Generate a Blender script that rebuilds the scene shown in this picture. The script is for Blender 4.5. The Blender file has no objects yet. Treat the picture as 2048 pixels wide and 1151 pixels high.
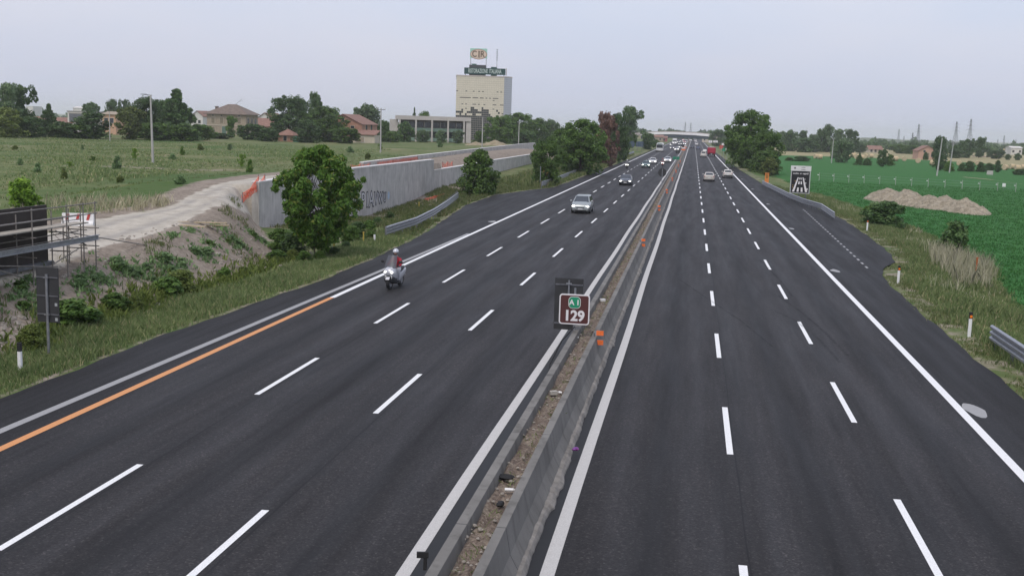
import bpy, bmesh, math, random
import numpy as np
from mathutils import Vector, Matrix
random.seed(7); RNG = np.random.default_rng(7)
rad = math.radians
SC = bpy.context.scene
COL = SC.collection

# ------------------------------------------------------------------ camera
F_PX, YAW, PIT, ROL, HC = 2200.0, 0.15791, 0.14547, 0.030, 7.765
_c, _s = math.cos, math.sin
CR = np.array([_c(YAW), _s(YAW), 0.0])
CF = np.array([-_s(YAW)*_c(PIT), _c(YAW)*_c(PIT), -_s(PIT)])
CU = np.array([-_s(YAW)*_s(PIT), _c(YAW)*_s(PIT), _c(PIT)])
CR2 = CR*_c(ROL) + CU*_s(ROL)
CU2 = -CR*_s(ROL) + CU*_c(ROL)
cam_d = bpy.data.cameras.new('camera'); cam = bpy.data.objects.new('camera', cam_d); COL.objects.link(cam)
cam_d.sensor_width = 36.0; cam_d.lens = F_PX/2048*36.0; cam_d.clip_start = 0.1; cam_d.clip_end = 20000
M = Matrix(((CR2[0], CU2[0], -CF[0], 0), (CR2[1], CU2[1], -CF[1], 0), (CR2[2], CU2[2], -CF[2], HC), (0, 0, 0, 1)))
cam.matrix_world = M
SC.camera = cam

# ------------------------------------------------------------------ sky, sun, exposure
SUN_EL, SUN_AZ = rad(58), rad(200)
W = bpy.data.worlds.new('World'); SC.world = W; W.use_nodes = True
nt = W.node_tree; nt.nodes.clear()
N = nt.nodes.new
out = N('ShaderNodeOutputWorld'); add = N('ShaderNodeAddShader')
sky = N('ShaderNodeTexSky'); sky.sky_type = 'NISHITA'; sky.sun_disc = False
sky.sun_elevation = SUN_EL; sky.sun_rotation = SUN_AZ; sky.dust_density = 6.0; sky.air_density = 1.2
bg1 = N('ShaderNodeBackground'); bg1.inputs[1].default_value = 0.05
nt.links.new(sky.outputs[0], bg1.inputs[0])
tc = N('ShaderNodeTexCoord'); mp = N('ShaderNodeMapping'); mp.inputs['Scale'].default_value = (1.0, 1.0, 3.0)
nz = N('ShaderNodeTexNoise'); nz.inputs['Scale'].default_value = 3.2; nz.inputs['Detail'].default_value = 5; nz.inputs['Roughness'].default_value = 0.5
cr = N('ShaderNodeValToRGB')
cr.color_ramp.elements[0].position = 0.40; cr.color_ramp.elements[0].color = (0.560, 0.605, 0.755, 1)
cr.color_ramp.elements[1].position = 0.72; cr.color_ramp.elements[1].color = (0.640, 0.645, 0.755, 1)
bg2 = N('ShaderNodeBackground'); bg2.inputs[1].default_value = 1.0
nt.links.new(tc.outputs['Generated'], mp.inputs[0]); nt.links.new(mp.outputs[0], nz.inputs['Vector'])
nt.links.new(nz.outputs['Fac'], cr.inputs[0]); nt.links.new(cr.outputs[0], bg2.inputs[0])
nt.links.new(bg1.outputs[0], add.inputs[0]); nt.links.new(bg2.outputs[0], add.inputs[1]); nt.links.new(add.outputs[0], out.inputs[0])
sd = bpy.data.lights.new('sun', 'SUN'); sd.energy = 1.1; sd.angle = rad(12); sd.color = (1.0, 0.95, 0.88)
so = bpy.data.objects.new('sun', sd); COL.objects.link(so)
sv = Vector((math.sin(SUN_AZ)*math.cos(SUN_EL), math.cos(SUN_AZ)*math.cos(SUN_EL), math.sin(SUN_EL)))
so.rotation_euler = sv.to_track_quat('Z', 'Y').to_euler(); so.location = (0, -20, 60)
SC.view_settings.view_transform = 'Standard'; SC.view_settings.look = 'None'
SC.view_settings.exposure = 0.0; SC.view_settings.gamma = 1.0
SC.render.engine = 'CYCLES'
SC.cycles.volume_bounces = 1; SC.cycles.max_bounces = 6; SC.cycles.transparent_max_bounces = 8

# ------------------------------------------------------------------ measuring helpers (photo pixel -> point on the real ground)
def ray(px, py): return CF + CR2*((px-1024)/F_PX) - CU2*((py-575.5)/F_PX)
def at(px, py, z=0.0):
    d = ray(px, py); t = (z-HC)/d[2]; return Vector((d[0]*t, d[1]*t, z))
def aty(px, py, Y):
    d = ray(px, py); t = Y/d[1]; return Vector((d[0]*t, Y, HC+d[2]*t))
def atx(px, py, X):
    d = ray(px, py); t = X/d[0]; return Vector((X, d[1]*t, HC+d[2]*t))
def ss(a, b, x):
    t = np.clip((np.asarray(x, float)-a)/(b-a), 0, 1); return t*t*(3-2*t)
EL_T = [(-40, -18.3), (26, -18.3), (36, -18.4), (43, -18.1), (52, -17.7), (62, -17.9), (76, -18.6), (90, -20.1), (106, -21.7), (123, -22.0), (134, -20.2), (145, -17.8), (212, -17.3), (420, -16.4), (1500, -16.4)]
ER_T = [(-40, 10.4), (38, 10.4), (54, 10.6), (64, 10.9), (68, 11.6), (72, 12.9), (77, 13.6), (90, 14.1), (107, 14.4), (137, 13.1), (160, 11.9), (174, 11.2), (242, 10.2), (445, 9.0), (1500, 9.0)]
def edgeL(Y): return np.interp(Y, [a for a, b in EL_T], [b for a, b in EL_T])
def edgeR(Y): return np.interp(Y, [a for a, b in ER_T], [b for a, b in ER_T])
def wob(x, y, s=1.0, k=0):
    return (np.sin(x*1.31*s+y*0.83*s+k)+np.sin(x*0.57*s-y*1.17*s+2.1*k+1)+np.sin(x*2.3*s+y*1.9*s+k*3)*0.5)/2.5
FPX = [100, 114, 143, 195, 265, 298, 340]; FPV = [-34.0, -34.0, -35.9, -38.5, -41.5, -42.1, -43.0]
WX = -30.0
def bank_lines(Y):
    return (np.interp(Y, [20, 41, 52, 60, 68, 74], [-21, -21, -21.4, -23, -27, -30.0]), np.interp(Y, [20, 41, 46, 54, 62, 70, 74], [-26.2, -25.9, -25.3, -26.2, -28.2, -30.8, -32.0]))
TLp = [at(px, py, z) for px, py, z in ((60, 470, 2.0), (190, 440, 2.1), (250, 430, 2.2), (340, 415, 2.4), (372, 396, 2.65), (450, 367, 3.0), (525, 353, 3.1))]
TRp = [at(px, py, z) for px, py, z in ((100, 528, 2.0), (180, 500, 2.0), (280, 474, 2.05), (360, 445, 2.25), (430, 413, 2.5), (480, 390, 2.9), (525, 366, 3.1))]
def track_edges(Y):
    l = np.interp(Y, [p.y for p in TLp], [p.x for p in TLp]); r = np.interp(Y, [p.y for p in TRp], [p.x for p in TRp]); return l, r
def ground(x, Y):
    x = np.asarray(x, float); Y = np.asarray(Y, float)
    eL = edgeL(Y); eR = edgeR(Y)
    foot, top = bank_lines(Y)
    low = -0.10*ss(0, 1.5, eL-x)+ss(-20.5, -28.5, x)*np.interp(Y, [45, 60, 74, 85, 98, 110, 120, 128, 150, 200], [0, .2, .25, -.4, -.85, -.75, -.3, .25, .5, 1.0])
    rampz = 2.0+1.15*ss(48, 78, Y)*ss(-44, -37, x)
    s = ss(0, 1, (x-foot)/(top-foot))
    bank = low*(1-s)+rampz*s
    bank = bank+0.16*wob(x, Y, 1.0)*np.sin(np.pi*np.clip(s, 0, 1))+0.05*wob(x, Y, 3.1, 2)*ss(0, .3, s)
    fp = np.interp(Y, FPX, FPV)
    w2 = np.interp(Y, [74, 131, 133, 233, 320], [3.15, 3.15, 2.05, 1.85, 1.3])
    fillz = w2+(3.1-w2)*ss(-30.5, -35, x)
    fillz = 2.0+(fillz-2.0)*ss(-46, -37, np.where(Y > 110, np.where(x < fp-.1, -46, x), x))
    wall_side = np.where(x < WX-0.2, fillz, np.clip(low, -1.2, 1.2))
    gl = np.where(Y < 74, bank, wall_side)
    far = 0.4+1.6*ss(-22, -48, x)
    gl = gl+(far-gl)*ss(236, 262, Y)
    gl = np.where(x < -44, 2.0+0.12*wob(x, Y, 0.25), gl)
    gr = -0.03-0.6*ss(1.6, 6.5, x-eR)+0.04*wob(x, Y, .6)*ss(.5, 2, x-eR)
    g = np.where(x < eL, gl, np.where(x > eR, gr, -0.12))
    return g
def gz(x, Y): return float(ground(x, Y))
def gat(px, py):
    d = ray(px, py); prev = 5.0; t = 8.0
    while t < 3000:
        p = d*t
        if HC+p[2] <= gz(p[0], p[1]):
            a, b = prev, t
            for _ in range(18):
                m = (a+b)/2; p = d*m
                if HC+p[2] <= gz(p[0], p[1]): b = m
                else: a = m
            p = d*b; return Vector((p[0], p[1], gz(p[0], p[1])))
        prev = t; t *= 1.012
    p = at(px, py, 0); return p

# ------------------------------------------------------------------ materials
MATS = {}
def mat(name, col, rough=0.7, metal=0.0, var=0.0, scale=3.0, spec=0.4, emit=None, estr=1.0, bump=0.0, col2=None, alpha=None, trans=0.0, coat=0.0):
    if name in MATS: return MATS[name]
    m = bpy.data.materials.new(name); m.use_nodes = True; t = m.node_tree; b = t.nodes['Principled BSDF']
    b.inputs['Roughness'].default_value = rough; b.inputs['Metallic'].default_value = metal
    b.inputs['Specular IOR Level'].default_value = spec
    if coat: b.inputs['Coat Weight'].default_value = coat
    c = (*col, 1)
    b.inputs['Base Color'].default_value = c
    if var > 0 or col2:
        tc = t.nodes.new('ShaderNodeTexCoord'); n = t.nodes.new('ShaderNodeTexNoise'); n.inputs['Scale'].default_value = scale; n.inputs['Detail'].default_value = 6; n.inputs['Roughness'].default_value = .65
        r = t.nodes.new('ShaderNodeValToRGB'); r.color_ramp.elements[0].position = .3; r.color_ramp.elements[1].position = .7
        if col2: a, d = col, col2
        else: a, d = tuple(x*(1-var) for x in col), tuple(min(1, x*(1+var)) for x in col)
        r.color_ramp.elements[0].color = (*a, 1); r.color_ramp.elements[1].color = (*d, 1)
        t.links.new(tc.outputs['Object'], n.inputs['Vector']); t.links.new(n.outputs['Fac'], r.inputs[0]); t.links.new(r.outputs[0], b.inputs['Base Color'])
        if bump:
            bp = t.nodes.new('ShaderNodeBump'); bp.inputs['Strength'].default_value = bump; bp.inputs['Distance'].default_value = .03
            t.links.new(n.outputs['Fac'], bp.inputs['Height']); t.links.new(bp.outputs[0], b.inputs['Normal'])
    if emit:
        b.inputs['Emission Color'].default_value = (*emit, 1); b.inputs['Emission Strength'].default_value = estr
    if alpha is not None: b.inputs['Alpha'].default_value = alpha
    if trans: b.inputs['Transmission Weight'].default_value = trans
    MATS[name] = m; return m

def nodes_mat(name):
    m = bpy.data.materials.new(name); m.use_nodes = True; t = m.node_tree; b = t.nodes['Principled BSDF']; MATS[name] = m
    def nd(typ, **kw):
        n = t.nodes.new('ShaderNode'+typ)
        for k, v in kw.items(): setattr(n, k, v)
        return n
    def L(a, i): t.links.new(a, i)
    def noise(vec, scale, detail=5, rough=.6):
        n = nd('TexNoise'); n.inputs['Scale'].default_value = scale; n.inputs['Detail'].default_value = detail; n.inputs['Roughness'].default_value = rough
        L(vec, n.inputs['Vector']); return n.outputs['Fac']
    def ramp(fac, stops, interp='LINEAR'):
        r = nd('ValToRGB'); r.color_ramp.interpolation = interp
        e = r.color_ramp.elements
        while len(e) < len(stops): e.new(.5)
        for el, (p, c) in zip(e, stops): el.position = p; el.color = (*c, 1) if len(c) == 3 else c
        L(fac, r.inputs[0]); return r.outputs[0]
    def mix(a, b_, f, blend='MIX'):
        x = nd('Mix', data_type='RGBA', blend_type=blend)
        for s, v in ((x.inputs[6], a), (x.inputs[7], b_), (x.inputs[0], f)):
            if hasattr(v, 'is_output'): L(v, s)
            elif isinstance(v, (int, float)): s.default_value = v
            else: s.default_value = (*v, 1)
        return x.outputs[2]
    def math_(op, a, b_=None):
        x = nd('Math', operation=op)
        for s, v in ((x.inputs[0], a), (x.inputs[1], b_)):
            if v is None: continue
            if hasattr(v, 'is_output'): L(v, s)
            else: s.default_value = v
        return x.outputs[0]
    return m, t, b, nd, L, noise, ramp, mix, math_

def leaf_mat(name, dark, light, warm=None, trans=.3):
    m, t, b, nd, L, noise, ramp, mix, math_ = nodes_mat(name)
    g = nd('NewGeometry'); oi = nd('ObjectInfo'); tc = nd('TexCoord')
    n = noise(g.outputs['Position'], 0.55, 3)
    k = math_('ADD', math_('MULTIPLY', g.outputs['Random Per Island'], .55), math_('MULTIPLY', n, .55))
    mid = tuple((a+c)/2 for a, c in zip(dark, light))
    c = ramp(k, [(.2, dark), (.55, mid), (.92, light)])
    if warm:
        c = mix(c, warm, math_('MULTIPLY', math_('GREATER_THAN', g.outputs['Random Per Island'], .9), .8))
    v = math_('ADD', .8, math_('MULTIPLY', oi.outputs['Random'], .4))
    hs = nd('HueSaturation'); L(c, hs.inputs['Color']); L(v, hs.inputs['Value'])
    L(hs.outputs[0], b.inputs['Base Color']); b.inputs['Roughness'].default_value = .55; b.inputs['Specular IOR Level'].default_value = .25
    tr = nd('BsdfTranslucent'); L(hs.outputs[0], tr.inputs[0]); mx = nd('MixShader'); mx.inputs[0].default_value = trans
    L(b.outputs[0], mx.inputs[1]); L(tr.outputs[0], mx.inputs[2]); L(mx.outputs[0], t.nodes['Material Output'].inputs[0])
    return m
LF = {
 'green': leaf_mat('leaf_green', (.036, .088, .018), (.160, .265, .055)),
 'fresh': leaf_mat('leaf_fresh', (.030, .085, .010), (.135, .245, .034), warm=(.22, .24, .05)),
 'dark': leaf_mat('leaf_dark', (.030, .074, .024), (.125, .205, .062)),
 'grey': leaf_mat('leaf_grey', (.065, .120, .052), (.185, .260, .125)),
 'weed': leaf_mat('leaf_weed', (.085, .165, .060), (.240, .350, .150)),
 'olive': leaf_mat('leaf_olive', (.060, .100, .022), (.200, .245, .060)),
 'lime': leaf_mat('leaf_lime', (.065, .150, .014), (.240, .380, .045)),
 'brown': leaf_mat('leaf_brown', (.080, .044, .032), (.230, .135, .100), trans=.1),
}
BARK = mat('bark', (.075, .06, .048), .9, var=.4, scale=6, bump=.4)
GRASS = leaf_mat('grass_blade', (.085, .145, .045), (.29, .345, .145), warm=(.44, .38, .22))
PLUME = leaf_mat('pale_plume_blade', (.25, .26, .14), (.68, .62, .46))
STRAW = leaf_mat('straw_blade', (.24, .23, .13), (.58, .53, .37))
WEED = leaf_mat('weed_blade', (.080, .125, .038), (.24, .275, .11), warm=(.36, .30, .18))
CONC = mat('concrete', (.24, .235, .225), .85, col2=(.36, .35, .335), scale=1.3, bump=.15)
CONC_D = mat('concrete_weathered', (.13, .125, .118), .9, col2=(.225, .215, .20), scale=2.2, bump=.3)
METAL = mat('galvanised_steel', (.33, .34, .36), .42, .75, var=.22, scale=5)
METAL_D = mat('dull_steel', (.17, .175, .19), .5, .6, var=.3, scale=4)
BLACK = mat('black_rubber', (.018, .018, .019), .8)
DARKP = mat('dark_board', (.035, .036, .038), .65, var=.2, scale=2)
WHITEP = mat('white_paint', (.74, .74, .73), .55, var=.07, scale=6)
ORANGE = mat('orange_plastic', (.80, .17, .04), .5, var=.12, scale=6)
NET = mat('orange_net', (.75, .15, .075), .75, var=.25, scale=5)
GLASS = mat('car_glass', (.035, .042, .05), .08, 0, spec=.8)
WINDOW = mat('window_glass', (.03, .034, .04), .12, 0, spec=.7)
TILE = mat('roof_tile', (.17, .088, .066), .85, col2=(.28, .165, .125), scale=1.5)
TILE_O = mat('roof_tile_old', (.115, .088, .072), .9, col2=(.21, .165, .135), scale=1.2)
LAMP = mat('headlamp_lit', (.9, .9, .9), .2, emit=(1, .97, .9), estr=4.5)
TAIL = mat('tail_lamp', (.35, .02, .02), .3)
PLATE = mat('number_plate', (.7, .71, .7), .5)
WOODL = mat('pale_timber', (.42, .34, .22), .8, var=.25, scale=5)
STONE = mat('pale_stone', (.20, .175, .145), .9, col2=(.38, .345, .30), scale=3, bump=.3)

# ------------------------------------------------------------------ mesh builder
class MB:
    def __init__(s): s.v = []; s.f = []
    def face(s, pts):
        k = len(s.v); s.v += [tuple(p) for p in pts]; s.f.append(tuple(range(k, k+len(pts)))); return s
    def box(s, c, d, rz=0, mx=None):
        k = len(s.v); hx, hy, hz = d[0]/2, d[1]/2, d[2]/2
        ca, sa = math.cos(rz), math.sin(rz)
        for z in (-hz, hz):
            for x, y in ((-hx, -hy), (hx, -hy), (hx, hy), (-hx, hy)):
                p = Vector((x*ca-y*sa, x*sa+y*ca, z))
                if mx is not None: p = mx @ Vector((x, y, z))
                s.v.append((c[0]+p[0], c[1]+p[1], c[2]+p[2]))
        for q in ((3, 2, 1, 0), (4, 5, 6, 7), (0, 1, 5, 4), (1, 2, 6, 5), (2, 3, 7, 6), (3, 0, 4, 7)): s.f.append(tuple(k+i for i in q))
        return s
    def tube(s, a, b, r0, r1=None, n=8, cap=True):
        r1 = r0 if r1 is None else r1
        a = Vector(a); b = Vector(b); d = (b-a)
        if d.length < 1e-6: return s
        d.normalize(); u = d.orthogonal().normalized(); w = d.cross(u); k = len(s.v)
        for p, r in ((a, r0), (b, r1)):
            for i in range(n):
                t = 2*math.pi*i/n; q = p+u*(r*math.cos(t))+w*(r*math.sin(t)); s.v.append(tuple(q))
        for i in range(n): s.f.append((k+i, k+(i+1) % n, k+n+(i+1) % n, k+n+i))
        if cap: s.f.append(tuple(k+n-1-i for i in range(n))); s.f.append(tuple(k+n+i for i in range(n)))
        return s
    def path(s, pts, r, n=6):
        for a, b in zip(pts, pts[1:]): s.tube(a, b, r, r, n)
        return s
    def loft(s, rings, closed=True, cap=True):
        k = len(s.v); m = len(rings[0])
        for r in rings: s.v += [tuple(p) for p in r]
        for i in range(len(rings)-1):
            for j in range(m if closed else m-1):
                a = k+i*m+j; b = k+i*m+(j+1) % m; s.f.append((a, b, b+m, a+m))
        if cap and closed:
            s.f.append(tuple(k+m-1-j for j in range(m))); s.f.append(tuple(k+(len(rings)-1)*m+j for j in range(m)))
        return s
    def prism(s, poly, y0, y1, axis='y'):
        def P(p, t):
            return (p[0], t, p[1]) if axis == 'y' else ((t, p[0], p[1]) if axis == 'x' else (p[0], p[1], t))
        return s.loft([[P(p, y0) for p in poly], [P(p, y1) for p in poly]])
    def disc(s, c, r, nrm, n=14, th=.02):
        c = Vector(c); nrm = Vector(nrm).normalized(); return s.tube(c-nrm*th/2, c+nrm*th/2, r, r, n)
    def ell(s, c, d, n=10, m=7):
        rings = []
        for i in range(m+1):
            t = -math.pi/2+math.pi*i/m; r = max(.001, math.cos(t))
            rings.append([(c[0]+d[0]*r*math.cos(2*math.pi*j/n), c[1]+d[1]*r*math.sin(2*math.pi*j/n), c[2]+d[2]*math.sin(t)) for j in range(n)])
        return s.loft(rings)
def np_mesh(name, V, Fq, n):
    me = bpy.data.meshes.new(name); V = np.asarray(V, np.float32); Fq = np.asarray(Fq, np.int32)
    me.vertices.add(len(V)); me.vertices.foreach_set('co', V.ravel())
    me.loops.add(Fq.size); me.loops.foreach_set('vertex_index', Fq.ravel())
    me.polygons.add(len(Fq)); me.polygons.foreach_set('loop_start', np.arange(0, Fq.size, n, dtype=np.int32)); me.polygons.foreach_set('loop_total', np.full(len(Fq), n, np.int32))
    me.update(calc_edges=True); me.validate(); return me
def link(name, me, m=None, parent=None, loc=None, smooth=False):
    o = bpy.data.objects.new(name, me); COL.objects.link(o)
    if m is not None and not me.materials: me.materials.append(m)
    if parent is not None: o.parent = parent
    if loc is not None: o.location = loc
    if smooth:
        me.polygons.foreach_set('use_smooth', [True]*len(me.polygons))
        try: me.set_sharp_from_angle(angle=rad(40))
        except Exception: pass
    return o
def obj(name, mb, m, parent=None, smooth=False, loc=None):
    me = bpy.data.meshes.new(name); me.from_pydata(mb.v, [], mb.f)
    bm = bmesh.new(); bm.from_mesh(me); bmesh.ops.recalc_face_normals(bm, faces=bm.faces); bm.to_mesh(me); bm.free()
    return link(name, me, m, parent, loc, smooth)
def tag(o, label, cat, group=None, kind=None):
    o['label'] = label; o['category'] = cat
    if group: o['group'] = group
    if kind: o['kind'] = kind
    return o
def thing(name, label, cat, loc=(0, 0, 0), rz=0.0, group=None):
    o = bpy.data.objects.new(name, None); COL.objects.link(o); o.location = loc; o.rotation_euler = (0, 0, rz); o.empty_display_size = .3
    return tag(o, label, cat, group)
def struct(o, label=None):
    o['kind'] = 'structure'
    if label: o['label'] = label
    return o
def copy_tree(o, parent=None):
    c = o.copy(); COL.objects.link(c)
    if parent is not None: c.parent = parent
    for ch in o.children: copy_tree(ch, c)
    return c
DEPS = None
def text_obj(name, txt, size, m, parent, mx, bold=0.0, depth=0.01, sx=1.0, spacing=1.0, align='CENTER'):
    cu = bpy.data.curves.new('lettering', 'FONT'); cu.body = txt; cu.size = size; cu.align_x = align; cu.align_y = 'CENTER'; cu.extrude = depth; cu.offset = bold; cu.space_character = spacing; cu.resolution_u = 3
    o = bpy.data.objects.new('lettering', cu); COL.objects.link(o)
    dg = bpy.context.evaluated_depsgraph_get(); dg.update()
    me = bpy.data.meshes.new_from_object(o.evaluated_get(dg)); bpy.data.objects.remove(o)
    me.materials.clear()
    me.transform(mx @ Matrix.Diagonal((sx, 1, 1, 1)))
    return link(name, me, m, parent)
STAND = Matrix.Rotation(rad(90), 4, 'X')          # lettering upright, read from -Y

# ------------------------------------------------------------------ ground
def mid(a, b, n): return list(np.linspace(a, b, n, endpoint=False))
ys = mid(-25, 12, 12)+mid(12, 74, 105)+[73.98, 74.02]+mid(74.6, 150, 95)+mid(150, 260, 75)+mid(260, 600, 50)+[600, 680, 780, 900, 1100, 1400, 1800, 2400, 3200, 4500, 6500, 9000]
ys = np.array(sorted(set(ys)))
xl = [-9000, -6000, -4000, -2500, -1500, -1000, -700, -500, -350]+mid(-250, -90, 24)+mid(-90, -46, 30)+mid(-46, -30.6, 34)+[-30.3, -30.25, -30.15, -30.1]+mid(-29.8, -16, 44)
xr = [-14, 8]+mid(8.6, 22, 50)+mid(22, 60, 44)+mid(60, 200, 36)+[200, 260, 340, 500, 700, 1000, 1500, 2500, 4000, 6000, 9000]
xs = np.array(sorted(set(xl+xr)))
X, Y = np.meshgrid(xs, ys)
Z = ground(X, Y)
Z = np.where(Y > 900, Z*0+np.where(X < -16, np.minimum(Z, 1.0), -.4), Z)
nx, ny = len(xs), len(ys)
V = np.stack([X, Y, Z], -1).reshape(-1, 3)
idx = np.arange(nx*ny).reshape(ny, nx)
Fq = np.stack([idx[:-1, :-1], idx[:-1, 1:], idx[1:, 1:], idx[1:, :-1]], -1).reshape(-1, 4)
me = np_mesh('ground', V, Fq, 4)
# zone masks: r bare earth, g pale track, b crop green
def track_mask(x, y):
    l, r = track_edges(y); c = (l+r)/2; hw = np.maximum(.4, (r-l)/2)
    return (1-ss(.80, 1.12, np.abs(x-c)/hw))*(1-ss(96, 108, y))
xx, yy = V[:, 0], V[:, 1]
tr = track_mask(xx, yy)
ft_, tp_ = bank_lines(yy); tl_, tr__ = track_edges(yy)
bank = ss(0, .9, ft_+.4-xx)*ss(-2.0, -.5, xx-tr__)*(yy < 75.5)
lane_ = [gat(px_, py_) for px_, py_ in ((115, 331), (240, 333), (330, 338), (420, 341), (500, 340))]
ly_ = np.interp(xx, [p.x for p in lane_], [p.y for p in lane_]); dry = (1-ss(.6, 2.2, np.abs(yy-ly_)))*(xx > lane_[0].x)*(xx < lane_[-1].x)
bank = np.maximum(bank, .5*dry)
bank = np.maximum(bank, .75*ss(-2.6, -1.6, xx-tl_)*(1-ss(.2, .8, xx-tl_))*(yy > 44)*(yy < 100))
fill = ((xx < -30.2) & (xx > np.interp(yy, FPX, FPV)) & (yy > 74) & (yy < 300)).astype(float)
lowdirt = .75*((xx > -30.2) & (xx < -25) & (yy > 74) & (yy < 140))*ss(-25, -26.5, xx)
tr2 = ss(24, 30, xx)*0
R_ = np.clip(np.maximum.reduce([bank, fill*.85, lowdirt]), 0, 1)
eR = edgeR(yy)
drystrip = (1-ss(1.2, 2.6, xx-eR))*(xx > eR)
eL = edgeL(yy)
dl = (1-ss(.2, 1.0, eL-xx))*(xx < eL)
R_ = np.maximum(R_, np.maximum(drystrip*.42, dl*.5))
yb_ = [at(px_, py_, -.6) for px_, py_ in ((1560, 311.5), (1700, 315), (1800, 319), (1900, 324), (2048, 334))]
yel = np.interp(xx/np.maximum(yy, 1), [p.x/p.y for p in yb_], [p.y for p in yb_])
B_ = ss(5.0, 8.0, xx-eR)*(1-ss(0, 25, yy-yel*1.0))
stub = (xx > 20)*ss(0, 25, yy-yel)*(1-ss(900, 1000, yy))
ca = me.color_attributes.new('zones', 'FLOAT_COLOR', 'POINT')
ca.data.foreach_set('color', np.stack([R_, tr, B_, np.clip(1-stub, 0, 1)], -1).astype(np.float32).ravel())
tu_ = (xx-(tl_+tr__)/2)/np.maximum(.4, (tr__-tl_)/2)
rut = np.exp(-((np.abs(tu_)-.42)/.13)**2)*tr
cb = me.color_attributes.new('ruts', 'FLOAT_COLOR', 'POINT'); cb.data.foreach_set('color', np.stack([rut, rut, rut, rut*0+1], -1).astype(np.float32).ravel())
m, t, b, nd, L, noise, ramp, mix, math_ = nodes_mat('ground_soil_and_grass')
g = nd('NewGeometry'); pos = g.outputs['Position']
at_ = nd('Attribute', attribute_name='zones'); sep = nd('SeparateColor'); L(at_.outputs['Color'], sep.inputs[0])
n1, n2, n3, n4 = noise(pos, .12, 6), noise(pos, .9, 6), noise(pos, 5.0, 5), noise(pos, .035, 4)
field = mix(ramp(n1, [(.3, (.070, .120, .034)), (.5, (.118, .158, .054)), (.7, (.20, .19, .095))]), ramp(n2, [(.3, (.05, .085, .028)), (.7, (.20, .18, .10))]), .45)
field = mix(field, (.055, .105, .028), ramp(n4, [(.5, (0, 0, 0)), (.60, (.8, .8, .8))]))
field = mix(field, (.24, .205, .125), ramp(noise(pos, .055, 5, .7), [(.56, (0, 0, 0)), (.68, (.75, .75, .75))]))
crop = mix(ramp(n2, [(.3, (.026, .105, .026)), (.7, (.045, .150, .036))]), (.070, .135, .035), ramp(n1, [(.55, (0, 0, 0)), (.75, (.6, .6, .6))]))
crop = mix(crop, ramp(noise(pos, 9, 3), [(.3, (.022, .09, .022)), (.7, (.055, .165, .040))]), .3)
dirt = mix(ramp(n3, [(.28, (.14, .115, .09)), (.5, (.255, .215, .175)), (.72, (.39, .345, .285))]), ramp(n2, [(.35, (.16, .13, .105)), (.68, (.31, .265, .215))]), .5)
track = mix(ramp(n3, [(.3, (.36, .325, .265)), (.7, (.52, .48, .41))]), ramp(n2, [(.38, (.30, .27, .225)), (.6, (.50, .465, .40))]), .5)
ra_ = nd('Attribute', attribute_name='ruts'); track = mix(track, (.27, .255, .235), math_('MULTIPLY', ra_.outputs['Fac'], ramp(noise(pos, .5, 4), [(.3, (.25, .25, .25)), (.6, (.85, .85, .85))])))
straw = ramp(n2, [(.3, (.22, .20, .10)), (.7, (.34, .30, .18))])
edge = math_('MULTIPLY', math_('SUBTRACT', n2, .5), 1.1)
def zone(s): return ramp(math_('ADD', s, edge), [(.33, (0, 0, 0)), (.62, (1, 1, 1))])
c = mix(straw, field, at_.outputs['Alpha'])
c = mix(c, crop, zone(sep.outputs[2])); c = mix(c, dirt, zone(sep.outputs[0])); c = mix(c, track, zone(sep.outputs[1]))
L(c, b.inputs['Base Color']); b.inputs['Roughness'].default_value = .95; b.inputs['Specular IOR Level'].default_value = .1
bp = nd('Bump'); bp.inputs['Strength'].default_value = .6; bp.inputs['Distance'].default_value = .12; L(mix(n2, n3, .6), bp.inputs['Height']); L(bp.outputs[0], b.inputs['Normal'])
go = link('ground', me, m, smooth=False); me.polygons.foreach_set('use_smooth', [True]*len(me.polygons)); struct(go)

# ------------------------------------------------------------------ road
ry = np.array(mid(-25, 260, 190)+mid(260, 1250, 60)+[1250])
rv = []; rf = []
COLS = 14
for y in ry:
    a, b_ = edgeL(y), edgeR(y)
    a += 0.06*math.sin(y*1.7)+.05*math.sin(y*.63+1); b_ += 0.06*math.sin(y*1.3+2)+.05*math.sin(y*.71)
    for j in range(COLS+1): rv.append((a+(b_-a)*j/COLS, y, 0.0))
W1 = COLS+1
for i in range(len(ry)-1):
    for j in range(COLS): k = i*W1+j; rf.append((k, k+1, k+1+W1, k+W1))
m, t, b, nd, L, noise, ramp, mix, math_ = nodes_mat('asphalt')
g = nd('NewGeometry'); pos = g.outputs['Position']; sp = nd('SeparateXYZ'); L(pos, sp.inputs[0])
mpn = nd('Mapping'); mpn.inputs['Scale'].default_value = (1, .06, 1); L(pos, mpn.inputs[0])
xj = math_('ADD', sp.outputs[0], math_('MULTIPLY', math_('SUBTRACT', noise(mpn.outputs[0], .8, 3), .5), .32))
u = math_('DIVIDE', math_('ADD', xj, 24), 40.0)      # x -24..16 -> 0..1
def ux(x): return (x+24)/40
lo, hi, sho = .0090, .0275, .0118
stops = [(ux(-23), .0135), (ux(-16.2), .013), (ux(-15.4), .018)]
for a, b_ in ((-15.4, -11.9), (-11.9, -8.05), (-8.05, -4.6), (-2.1, 1.28), (1.28, 4.78), (4.78, 8.0)):
    w = b_-a
    stops += [(ux(a+.06*w), .0175), (ux(a+.28*w), hi), (ux(a+.5*w), lo+.002), (ux(a+.74*w), hi-.002)]
stops += [(ux(8.2), sho+.002), (ux(15), sho)]
base = ramp(u, [(p, (v*1.03, v*.985, v*1.02)) for p, v in stops])
base = mix(base, ramp(noise(mpn.outputs[0], 1.1, 5), [(.25, (.80, .80, .80)), (.75, (1.18, 1.18, 1.18))]), 1.0, 'MULTIPLY')
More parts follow.
